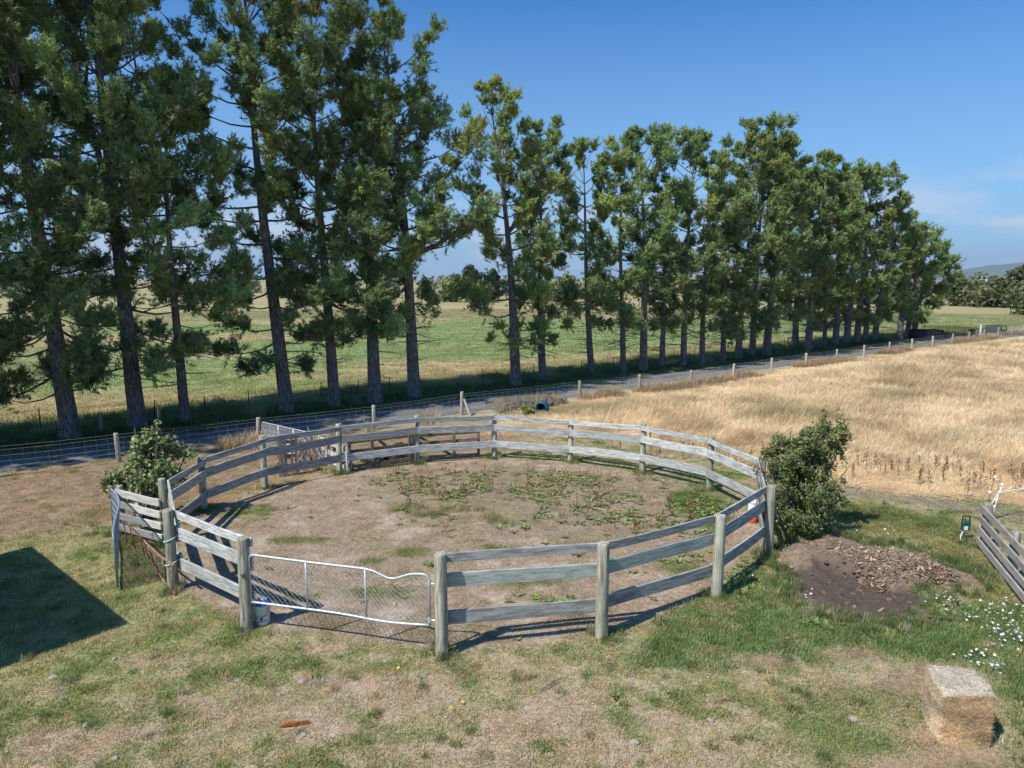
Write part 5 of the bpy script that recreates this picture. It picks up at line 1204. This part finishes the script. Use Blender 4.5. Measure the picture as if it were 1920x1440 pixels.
def pine(label, base, h, cb, rad, seed, yelp=.10, lean=(0, 0), r0=.3, forks=(), dens=1.0, K=15, nl=.26, top=True, wob=.36, bright=1.0, gap=.36, tuft=1.0, upright=.5, dead=8, hue=0.0, lw=1.0):
    rs = np.random.default_rng(seed)
    t = thing("pine_tree", label, "pine tree", (float(base[0]), float(base[1]), -.02), group="pines along the track")
    P0 = axis_points(None, h, lean, wob, rs)
    def rad_at(q): return r0 * (1 - q) ** 1.05 + .02
    m = MB(); nn = len(P0); sides = 11
    pts = [P0[0] - [0, 0, .1], P0[0] + [0, 0, .25], P0[0] + [0, 0, .8]] + list(P0[1:]); rr = [r0 * 1.45, r0 * 1.2, r0 * 1.03] + [rad_at(i / (nn - 1)) for i in range(1, nn)]
    m.tube(pts, rr, sides)
    axes = [(P0, cb, h, rad, r0, 0)]
    for (fz, az, ln, up, rf) in forks:                      # limbs that rise and carry their own crown
        s = along(P0, fz); d = np.array([math.cos(az), math.sin(az), 0]); Q = np.array([s + d * ln * (1 - (1 - q) ** 2) * .8 + np.array([0, 0, up * q ** 1.2]) + rs.normal(0, .12, 3) * q for q in np.linspace(0, 1, 9)])
        m.tube(list(Q), [max(.03, r0 * .5 * (1 - .9 * i / 8)) for i in range(9)], 7)
        axes.append((Q, s[2] + up * .35, s[2] + up, rf, r0 * .5, 1))
    m.build("trunk", M['bark'], t, smooth=True)
    br = MB(); TP = []; TD = []; TC = []; TS = []; cone = []; TN = []
    tw_v = []; tw_f = []
    ga_ = rs.uniform(0, 100)
    for (A_, z0, z1, R_, ar, isf) in axes:
        zt = z0; az0 = rs.uniform(0, 6.28); zs = A_[:, 2]
        while zt < z1 - .1:
            q = (zt - z0) / (z1 - z0); ax = np.array([np.interp(zt, zs, A_[:, 0]), np.interp(zt, zs, A_[:, 1]), zt])
            nbr = rs.integers(3, 5); az0 += rs.uniform(.3, 1.2)
            for b_ in range(nbr):
                az = az0 + 6.283 * b_ / nbr + rs.normal(0, .25)
                gapn = fbm(np.array([ga_ + math.cos(az) * 1.1 + zt * .33]), np.array([ga_ + math.sin(az) * 1.1 + zt * .21]), 2)[0]
                if gapn < gap + (.09 if q < .3 else .03) and q < .85: continue
                L = R_ * profile(q, top) * rs.uniform(.62, 1.15) * (1.22 if gapn > .6 and q < .55 else 1)
                el = math.radians(np.interp(q, [0, .3, .7, 1], [-14, 6, 28, 60])) + rs.normal(0, .13)
                curve = rs.uniform(.15, .55) * upright * 1.2
                L = min(L, (z1 - zt + .35) / max(.2, math.sin(el) + curve)) if q > .55 else L
                dh = np.array([math.cos(az), math.sin(az), 0]); S = 6; pp = []
                for k in range(S + 1):
                    u = k / S; pp.append(ax + dh * L * u * math.cos(el) + np.array([0, 0, L * (u * math.sin(el) + curve * u * u - .10 * (1 - q) * math.sin(math.pi * u))]) + (rs.normal(0, .05, 3) * u))
                pp = np.array(pp); rb_ = min(.055, .014 + .012 * L) * (1 if r0 > .2 else .7)
                br.tube(list(pp), [rb_ * (1 - .85 * k / S) for k in range(S + 1)], 4, cap=False)
                bc_ = rs.normal(0, .2); yel = rs.random() < yelp
                ncl = max(1, int(round(L * .85 + rs.uniform(-.4, .5))))
                for c0 in range(ncl):                       # plumes of upright shoots towards the branch end
                    u = 1 - (c0 + rs.uniform(0, .6)) / (ncl + .3) * (.66 if q > .2 else .5); ce = along(pp, u) + rs.normal(0, .12, 3) * [1, 1, .5]
                    bd = pp[min(S, int(u * S) + 1)] - pp[max(0, int(u * S) - 1)]; bd /= np.linalg.norm(bd) + 1e-9
                    rc = rs.uniform(.44, .82) * (1.0 if q < .85 else .75) * min(1.0, .6 + .18 * L)
                    nsh = int(rs.integers(21, 29) * dens)
                    for j in range(nsh):
                        d = bd * .40 + np.array([0, 0, .80 * upright * 2 * (.6 + .4 * q)]) + rs.normal(0, .50, 3); d /= np.linalg.norm(d)
                        s = ce + rs.normal(0, .16, 3) * rc; tl = rc * rs.uniform(.55, 1.15); e_ = s + d * tl
                        w_ = np.cross(d, [.3, .2, .9]) * .008
                        if j % 2 == 0:
                            b0 = len(tw_v); tw_v += [ce - w_, ce + w_, e_]; tw_f.append((b0, b0 + 1, b0 + 2))
                        for uu in (.4, .72, 1.0):
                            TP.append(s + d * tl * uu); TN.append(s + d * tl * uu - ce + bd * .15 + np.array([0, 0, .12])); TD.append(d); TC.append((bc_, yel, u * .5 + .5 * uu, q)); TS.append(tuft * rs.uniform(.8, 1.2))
                    if rs.random() < .12: cone.append(ce + rs.normal(0, .2, 3))
            zt += rs.uniform(.62, 1.0) * (1 if not isf else .85) / max(.8, dens ** .3)
        # leader candle
        tip = A_[-1]
        for k in range(int(26 * dens)):
            TP.append(tip + np.array([rs.normal(0, .12), rs.normal(0, .12), -rs.uniform(-.35, .9)])); TN.append(TP[-1] - tip + np.array([0, 0, .5])); d = np.array([rs.normal(0, .35), rs.normal(0, .35), 1]); TD.append(d / np.linalg.norm(d)); TC.append((0, False, 1, 1)); TS.append(tuft)
    # dead lower sticks
    for k in range(dead):
        z = rs.uniform(.10 * h, max(.13 * h, cb + .6)); a0 = np.array([np.interp(z, P0[:, 2], P0[:, 0]), np.interp(z, P0[:, 2], P0[:, 1]), z]); az = rs.uniform(0, 6.28); L = rs.uniform(.6, 2.4); d = np.array([math.cos(az), math.sin(az), rs.uniform(-.25, .2)])
        q_ = [a0, a0 + d * L * .5 + [0, 0, .05], a0 + d * L + [0, 0, rs.uniform(-.2, .25)]]; br.tube(q_, [.028, .018, .006], 4, cap=False)
        for j in range(5):
            u = rs.uniform(.35, 1); s = q_[0] * (1 - u) + q_[2] * u; e_ = s + rs.normal(0, .28, 3) + d * .2; br.tube([s, e_], [.010, .003], 3, cap=False)
    bo_ = br.build("branches", M['bark'], t)
    TP = np.array(TP); TD = np.array(TD); TCa = np.array([(a, float(b), c_, e) for a, b, c_, e in TC]); TS = np.array(TS); nT = len(TP)
    # needles of each tuft
    D = TD[:, None, :] * .6 + rs.normal(0, .6, (nT, K, 3)); D /= np.linalg.norm(D, axis=2)[..., None]
    Ln = nl * TS[:, None, None] * rs.uniform(.65, 1.2, (nT, K, 1)); O = TP[:, None, :] + rs.normal(0, .035, (nT, K, 3)) - D * Ln * .12
    TN = np.array(TN); TN /= np.linalg.norm(TN, axis=1)[:, None] + 1e-6
    W = np.cross(D, TN[:, None, :] + rs.normal(0, .38, (nT, K, 3)));   # needle faces look outward from their plume
    W /= np.linalg.norm(W, axis=2)[..., None] + 1e-9; W *= (.019 * lw) * rs.uniform(.7, 1.3, (nT, K, 1))
    v = np.stack([O - W, O + W, O + D * Ln], 2).reshape(-1, 3); f = np.arange(len(v)).reshape(-1, 3)
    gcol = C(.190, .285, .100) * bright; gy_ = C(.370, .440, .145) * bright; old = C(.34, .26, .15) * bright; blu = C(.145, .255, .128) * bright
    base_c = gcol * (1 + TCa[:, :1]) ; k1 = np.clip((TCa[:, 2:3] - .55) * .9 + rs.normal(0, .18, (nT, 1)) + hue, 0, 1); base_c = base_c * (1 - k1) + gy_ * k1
    k2 = np.clip(rs.random((nT, 1)) - .55, 0, 1) * .9; base_c = base_c * (1 - k2) + blu * k2
    base_c = np.where(TCa[:, 1:2] > .5, base_c * .45 + C(.42, .44, .12) * bright * .55, base_c); k3 = (rs.random((nT, 1)) < .05); base_c = np.where(k3, old, base_c)
    cc = base_c[:, None, None, :] * rs.uniform(.8, 1.2, (nT, K, 1, 1)) * np.array([.85, .85, 1.15])[None, None, :, None]
    cc = np.broadcast_to(cc, (nT, K, 3, 3)).reshape(-1, 3)
    if len(tw_v):
        tv_ = np.array(tw_v); n0 = len(v); v = np.concatenate([v, tv_]); f = np.concatenate([f, np.array(tw_f) + n0]); cc = np.concatenate([cc, np.tile(C(.085, .07, .055), (len(tv_), 1))])
    if cone:
        cv_ = []; cf_ = []
        for p in cone:
            b0 = len(cv_) + len(v); s_ = .075; cv_ += [p + [s_, 0, 0], p - [s_, 0, 0], p + [0, s_, 0], p - [0, s_, 0], p + [0, 0, s_ * 1.4], p - [0, 0, s_ * 1.4]]
            cf_ += [(b0, b0 + 2, b0 + 4), (b0 + 2, b0 + 1, b0 + 4), (b0 + 1, b0 + 3, b0 + 4), (b0 + 3, b0, b0 + 4), (b0 + 2, b0, b0 + 5), (b0 + 1, b0 + 2, b0 + 5), (b0 + 3, b0 + 1, b0 + 5), (b0, b0 + 3, b0 + 5)]
        v = np.concatenate([v, np.array(cv_)]); f = np.concatenate([f, np.array(cf_)]); cc = np.concatenate([cc, np.tile(C(.36, .26, .15), (len(cv_), 1))])
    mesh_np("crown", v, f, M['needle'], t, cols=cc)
    return len(f)

PI = math.pi
TREES = [ # px x, base y, height, crown base, radius, lean, trunk radius, extras
 (-75, 853, 21.0, 2.2, 4.70, (-.4, .2), 0.32, {}, "dark pine whose trunk stands just outside the left edge of the picture"),
 (132, 825, 21.5, 2.0, 4.48, (-1.6, .3), 0.32, {}, "leftmost pine trunk in view, tall and dark, leaning slightly left"),
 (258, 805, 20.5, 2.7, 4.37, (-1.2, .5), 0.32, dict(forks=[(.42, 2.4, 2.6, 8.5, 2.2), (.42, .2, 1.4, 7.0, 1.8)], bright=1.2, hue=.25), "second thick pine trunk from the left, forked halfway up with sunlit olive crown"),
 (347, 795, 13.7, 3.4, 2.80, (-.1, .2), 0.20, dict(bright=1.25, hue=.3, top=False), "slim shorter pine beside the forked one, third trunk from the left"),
 (537, 775, 19.6, 2.5, 4.26, (-1.7, .4), 0.31, {}, "tall dark pine with leaning trunk, fourth from the left, thick low drooping bough"),
 (627, 765, 18.5, 3.4, 3.81, (-.4, .2), 0.26, dict(dens=1.1), "tall straight pine, fifth trunk from the left, behind the pen's back left rails"),
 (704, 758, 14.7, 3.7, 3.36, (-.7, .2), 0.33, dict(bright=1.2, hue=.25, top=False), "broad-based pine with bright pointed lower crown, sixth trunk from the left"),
 (777, 748, 18.0, 3.8, 4.14, (-.9, .3), 0.32, dict(forks=[(.40, .1, 4.2, 3.0, 1.9), (.46, 2.9, 1.2, 6.5, 2.2)], bright=1.1, hue=.15), "big forked pine at the tall group's right end, limb reaching right"),
 (967, 725, 15.7, 3.0, 3.02, (-.9, .2), 0.29, dict(gap=.32, yelp=.3, forks=[(.55, .3, 1.6, 4.0, 1.5)]), "pine with yellowish tuft and clear sky on its left, above the stone culvert"),
 (1017, 717, 14.3, 3.0, 2.91, (-.9, .3), 0.23, dict(hue=.05), "leaning pine with rich green low boughs just right of the yellow-tufted one"),
 (1108, 703, 13.7, 4.2, 2.69, (-1.4, .2), 0.21, dict(gap=.46, dead=16), "thin-crowned pine with a curved leaning trunk, sparse dead twigs on it"),
 (1168, 700, 13.0, 3.4, 2.58, (-.3, .1), 0.19, dict(gap=.45, dead=20), "slender gappy pine with many dead lower twigs, right of the curved trunk"),
 (1206, 697, 15.0, 3.6, 3.14, (-.6, .2), 0.26, dict(gap=.40), "pine whose rounded top starts the even skyline right of the gap"),
 (1241, 690, 11.7, 3.4, 2.24, (-.3, .1), 0.20, dict(gap=.42, dead=12), "short pine hidden between two taller ones, leaning trunk left of centre right"),
 (1281, 688, 15.3, 3.3, 3.02, (-.3, .2), 0.21, dict(gap=.38), "pine with narrow tufted top notched against the sky, middle of the right group"),
 (1316, 685, 13.5, 3.4, 2.69, (-.7, .1), 0.20, dict(gap=.42), "pine with leaning trunk and flat yellowish low bough in the right group"),
 (1355, 678, 12.1, 1.7, 2.60, (0, .1), 0.20, dict(gap=.38), "smaller pine with dark low skirt beneath the tallest crown of the right group"),
 (1384, 675, 15.4, 3.2, 3.19, (.3, .1), 0.26, {}, "pine just left of the tallest crown of the right group, straight thick trunk"),
 (1410, 670, 17.4, 3.0, 3.89, (.2, .2), 0.25, dict(dens=1.15), "tallest broad-crowned pine of the right group"),
 (1437, 668, 16.0, 2.9, 3.30, (.4, .1), 0.31, {}, "pine with the thickest trunk right of the tallest crown"),
 (1490, 655, 14.7, 2.4, 3.42, (0, .1), 0.29, dict(dens=1.1), "dense pine with twin pointed shoots on top, right of the tallest crown"),
 (1515, 658, 15.8, 2.6, 3.66, (.2, .1), 0.31, dict(dens=1.1), "thick pine with pale trunk beside the dark low wooden gate"),
 (1545, 652, 13.4, 2.4, 2.83, (0, .1), 0.19, dict(hue=.2, yelp=.4), "thin pine with bright yellow-green boughs in the dense right group"),
 (1566, 650, 14.9, 2.5, 3.30, (.2, .1), 0.29, dict(hue=.15, yelp=.4), "pine with sunlit lime boughs hanging low left of the last high crown"),
 (1587, 647, 15.3, 2.6, 3.42, (.2, .1), 0.31, {}, "pine with stout trunk under the last high rounded crown"),
 (1606, 645, 15.7, 2.7, 3.78, (.3, .1), 0.29, dict(dens=1.1), "pine bearing the last high rounded crown before the row steps down"),
 (1622, 643, 12.6, 2.6, 3.19, (.3, .1), 0.25, {}, "pine just right of the last high crown, in its shade"),
 (1640, 641, 11.6, 2.5, 3.42, (.5, .1), 0.29, {}, "pine where the row steps down to the lower crowns"),
 (1686, 639, 10.9, 2.6, 2.90, (.3, .1), 0.31, dict(dens=1.1), "third pine from the row's right end, pale trunk by the navy pen"),
 (1700, 636, 10.0, 2.5, 2.80, (.8, .1), 0.26, {}, "second pine from the row's right end"),
 (1712, 634, 9.0, 2.3, 3.20, (1.8, .1), 0.29, dict(forks=[(.45, -.1, 3.0, 3.2, 1.5)]), "last pine at the row's right end, boughs reaching right over the paddock"),
]
ntri = 0
for i, (px, py, h, cb, R_, lean, r0, kw, lb) in enumerate(TREES):
    kk = dict(kw); dist = i
    if i < 8: kk.setdefault('gap', .28); kk['dens'] = kk.get('dens', 1) * 1.08
    if i in (0, 1, 4, 5): kk['bright'] = .78  # shaded look of these left pines put into darker needles
    if i >= 8: kk['gap'] = kk.get('gap', .36) - .05
    if i < 9: kk.setdefault('K', 11); kk.setdefault('nl', .19); kk.setdefault('lw', 1.08)
    elif i < 16: kk.setdefault('K', 9); kk.setdefault('nl', .22); kk.setdefault('lw', 1.3)
    else: kk.setdefault('K', 6); kk.setdefault('nl', .275); kk.setdefault('lw', 1.95); kk['dens'] = kk.get('dens', 1) * .9
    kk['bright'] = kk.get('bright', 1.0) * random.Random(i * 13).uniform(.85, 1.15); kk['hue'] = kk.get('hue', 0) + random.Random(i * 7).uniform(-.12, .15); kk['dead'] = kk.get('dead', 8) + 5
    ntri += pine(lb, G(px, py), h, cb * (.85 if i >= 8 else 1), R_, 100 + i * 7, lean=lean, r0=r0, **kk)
print("pine triangles", ntri)
# the row goes on past the left edge: those trees throw the shade that reaches the track here
firsts = [o for o in col.objects if o.name.split('.')[0] == "pine_tree"][:6]
for k, (s_, src) in enumerate(((7.2, 4), (10.8, 1), (14.6, 5))):
    p = row_a - row_d * s_; t0 = firsts[src]; t1 = t0.copy(); col.objects.link(t1); t1.location = (float(p[0]), float(p[1]), -.02); t1.rotation_euler = (0, 0, 1.3 + k * 1.7)
    tag(t1, "pine of the same row standing out of view beyond the left edge")
    for ch in list(t0.children): c2 = ch.copy(); col.objects.link(c2); c2.parent = t1

# ------------------------------------------------------------------ distant trees and hedges
def far_tree(name, label, base, h, w, seed, c_lo, c_hi, conifer=False, n=1500, size=.35, group="far trees beyond the paddocks", cat="tree"):
    rs = random.Random(seed); t = thing(name, label, cat, (float(base[0]), float(base[1]), 0), group=group)
    blobs = []
    for k in range(15):
        q = rs.random(); rad = w * (.55 * (1 - q) + .18 if conifer else .5 * math.sin(math.pi * (.15 + .75 * q)) + .1)
        a = rs.uniform(0, 6.28); d = rs.uniform(0, .6) * rad; blobs.append((d * math.cos(a), d * math.sin(a), h * (.12 + .8 * q), rad * rs.uniform(.35, .6)))
    blobs.append((0, 0, h * .93, w * .12))
    v, f, c_ = leaf_cloud(blobs, n, size, seed, c_lo, c_hi, ragged=.36, inner=.5)
    mesh_np("crown", v, f, M['leaf'], t, cols=c_)
    m = MB(); m.tube([(0, 0, -.2), (0, 0, h * .3), (rs.uniform(-.2, .2), 0, h * .8)], [.035 * h, .028 * h, .008 * h], 7); m.build("trunk", M['bark'], t); return t
FT = [ # px, base y, top y, width px, conifer, lo, hi, label
 (1790, 573, 512, 95, 1, (.07, .085, .03), (.16, .16, .06), "dark olive conifer just right of the pine row's end, far across the paddock"),
 (1860, 575, 522, 85, 1, (.08, .095, .04), (.17, .17, .075), "grey-green conifer in the middle of the far right clump"),
 (1905, 577, 505, 100, 1, (.075, .09, .035), (.15, .155, .06), "taller conifer of the far right clump against the picture edge"),
 (1945, 590, 520, 110, 1, (.07, .09, .03), (.15, .16, .055), "conifer half cut by the right edge of the picture"),
 (878, 560, 498, 60, 0, (.05, .08, .035), (.11, .14, .06), "rounded dark tree far behind the culvert between two pines"),
 (925, 562, 506, 60, 1, (.035, .055, .03), (.08, .10, .05), "dark blue-green conifer far behind the yellow-tufted pine"),
 (850, 566, 525, 70, 0, (.16, .19, .07), (.30, .32, .13), "pale lime tree in the far hedge left of the yellow-tufted pine"),
 (900, 567, 528, 60, 0, (.14, .18, .06), (.28, .30, .12), "pale green round tree under the far dark trees"),
 (430, 552, 500, 55, 0, (.06, .085, .04), (.13, .15, .07), "grey-green tree in the far hedge between the third and fourth pines"),
 (585, 553, 515, 60, 0, (.12, .15, .06), (.25, .26, .12), "light green tree in the far hedge left of the fifth pine"),
 (640, 556, 520, 60, 0, (.10, .13, .05), (.2, .22, .1), "mid green tree in the far hedge right of the fifth pine"),
 (720, 558, 522, 55, 0, (.09, .12, .05), (.2, .22, .09), "soft green tree in the far hedge behind the sixth pine"),
 (1000, 560, 520, 70, 0, (.06, .085, .03), (.14, .16, .06), "dark hedge tree behind the leaning green-boughed pine"),
 (1060, 560, 518, 60, 0, (.10, .13, .05), (.22, .24, .09), "light hedge tree in the gap left of the curved pine trunk"),
 (1130, 562, 512, 70, 0, (.11, .145, .05), (.24, .27, .10), "bright hedge tree right of the curved pine trunk"),
 (1225, 562, 520, 70, 0, (.07, .10, .04), (.16, .18, .07), "hedge tree behind the pines of the right group, left side"),
 (1330, 563, 522, 80, 0, (.09, .12, .05), (.18, .2, .08), "hedge tree behind the middle of the right pine group"),
 (1450, 565, 525, 90, 0, (.07, .1, .04), (.16, .18, .07), "hedge tree behind the tallest pine of the right group"),
 (1560, 567, 528, 90, 0, (.08, .1, .04), (.16, .18, .07), "hedge tree behind the dense right end of the pines"),
 (1660, 569, 528, 90, 0, (.07, .09, .035), (.15, .16, .06), "hedge tree low behind the row's right end"),
 (180, 555, 505, 70, 0, (.05, .075, .035), (.12, .14, .06), "dark hedge tree far behind the second pine"),
 (60, 556, 510, 70, 0, (.06, .085, .035), (.13, .15, .06), "hedge tree far behind the leftmost pine"),
 (330, 553, 515, 60, 0, (.08, .105, .045), (.17, .19, .08), "hedge tree far behind the slim third pine"),
]
for k, (px, yb, yt, wpx, con, lo, hi, lb) in enumerate(FT):
    p = G(px, yb); h = height_at(p, yt); w_ = wpx * p[1] / F_PX; far_tree("conifer_tree" if con else "hedge_tree", lb, p, h, w_, 300 + k, lo, hi, bool(con), n=2200 if k < 4 else 1500, size=.0042 * p[1] * .8)
# pine boughs entering at the right edge
pine("pine at the right edge, only bough tips reaching into the picture", G(2012, 640), 14.0, 2.5, 3.6, 977, r0=.3, K=9, nl=.34, lw=1.5, dens=.85)
# long hedge bank behind the paddock
hb = MB
n = 420; V = []; F2 = []; Cc = []
blobs = []
for k in range(150):
    px = random.uniform(-300, 2050); p = G(px, 551 + random.uniform(-3, 8)); s = random.choice([2.2, 3, 3.6, 5, 6.5]) * random.uniform(.7, 1.2); blobs.append((p[0], p[1], s * .45, s))
v, f, c_ = leaf_cloud(blobs, 30000, .85, 555, (.11, .13, .07), (.28, .29, .15), ragged=.3, inner=.4)  # leaf colours paled to carry distance haze
hd_ = mesh_np("hedge", v, f, M['leaf'], cols=c_); tag(hd_, "low hedge running across behind the far paddock", "hedge", kind="stuff")
fs = thing("farm_building", "tiny white farm building on the tan rise at the far right", "building", tuple(G(1843, 529.5)))
s_ = fs.location.y / F_PX
m = MB(); m.box((0, 0, 2.0 * s_ + 3), (14 * s_, 10 * s_, 6 * s_)); m.build("wall", M['white'], fs)
m = MB(); hh = 5 * s_ + 3; m.v = [(-7.5 * s_, -5.4 * s_, hh), (7.5 * s_, -5.4 * s_, hh), (7.5 * s_, 5.4 * s_, hh), (-7.5 * s_, 5.4 * s_, hh), (-7.5 * s_, 0, hh + 3 * s_), (7.5 * s_, 0, hh + 3 * s_)]; m.f = [(0, 1, 5, 4), (2, 3, 4, 5), (0, 4, 3), (1, 2, 5)]; m.build("roof", M['white'], fs)

# ------------------------------------------------------------------ the air
m = MB(); m.box((0, 4500, 200), (24000, 19500, 450)); hz = m.build("haze", None); tag(hz, kind="stuff")
hm = bpy.data.materials.new("air"); hm.use_nodes = True; hn = hm.node_tree.nodes; hn.remove(hn["Principled BSDF"])
pv = hn.new("ShaderNodeVolumePrincipled"); pv.inputs['Color'].default_value = (0.68, 0.80, 1.0, 1); pv.inputs['Density'].default_value = 6.5e-5; pv.inputs['Anisotropy'].default_value = 0.2
hm.node_tree.links.new(pv.outputs[0], hn["Material Output"].inputs['Volume']); hz.data.materials.append(hm)
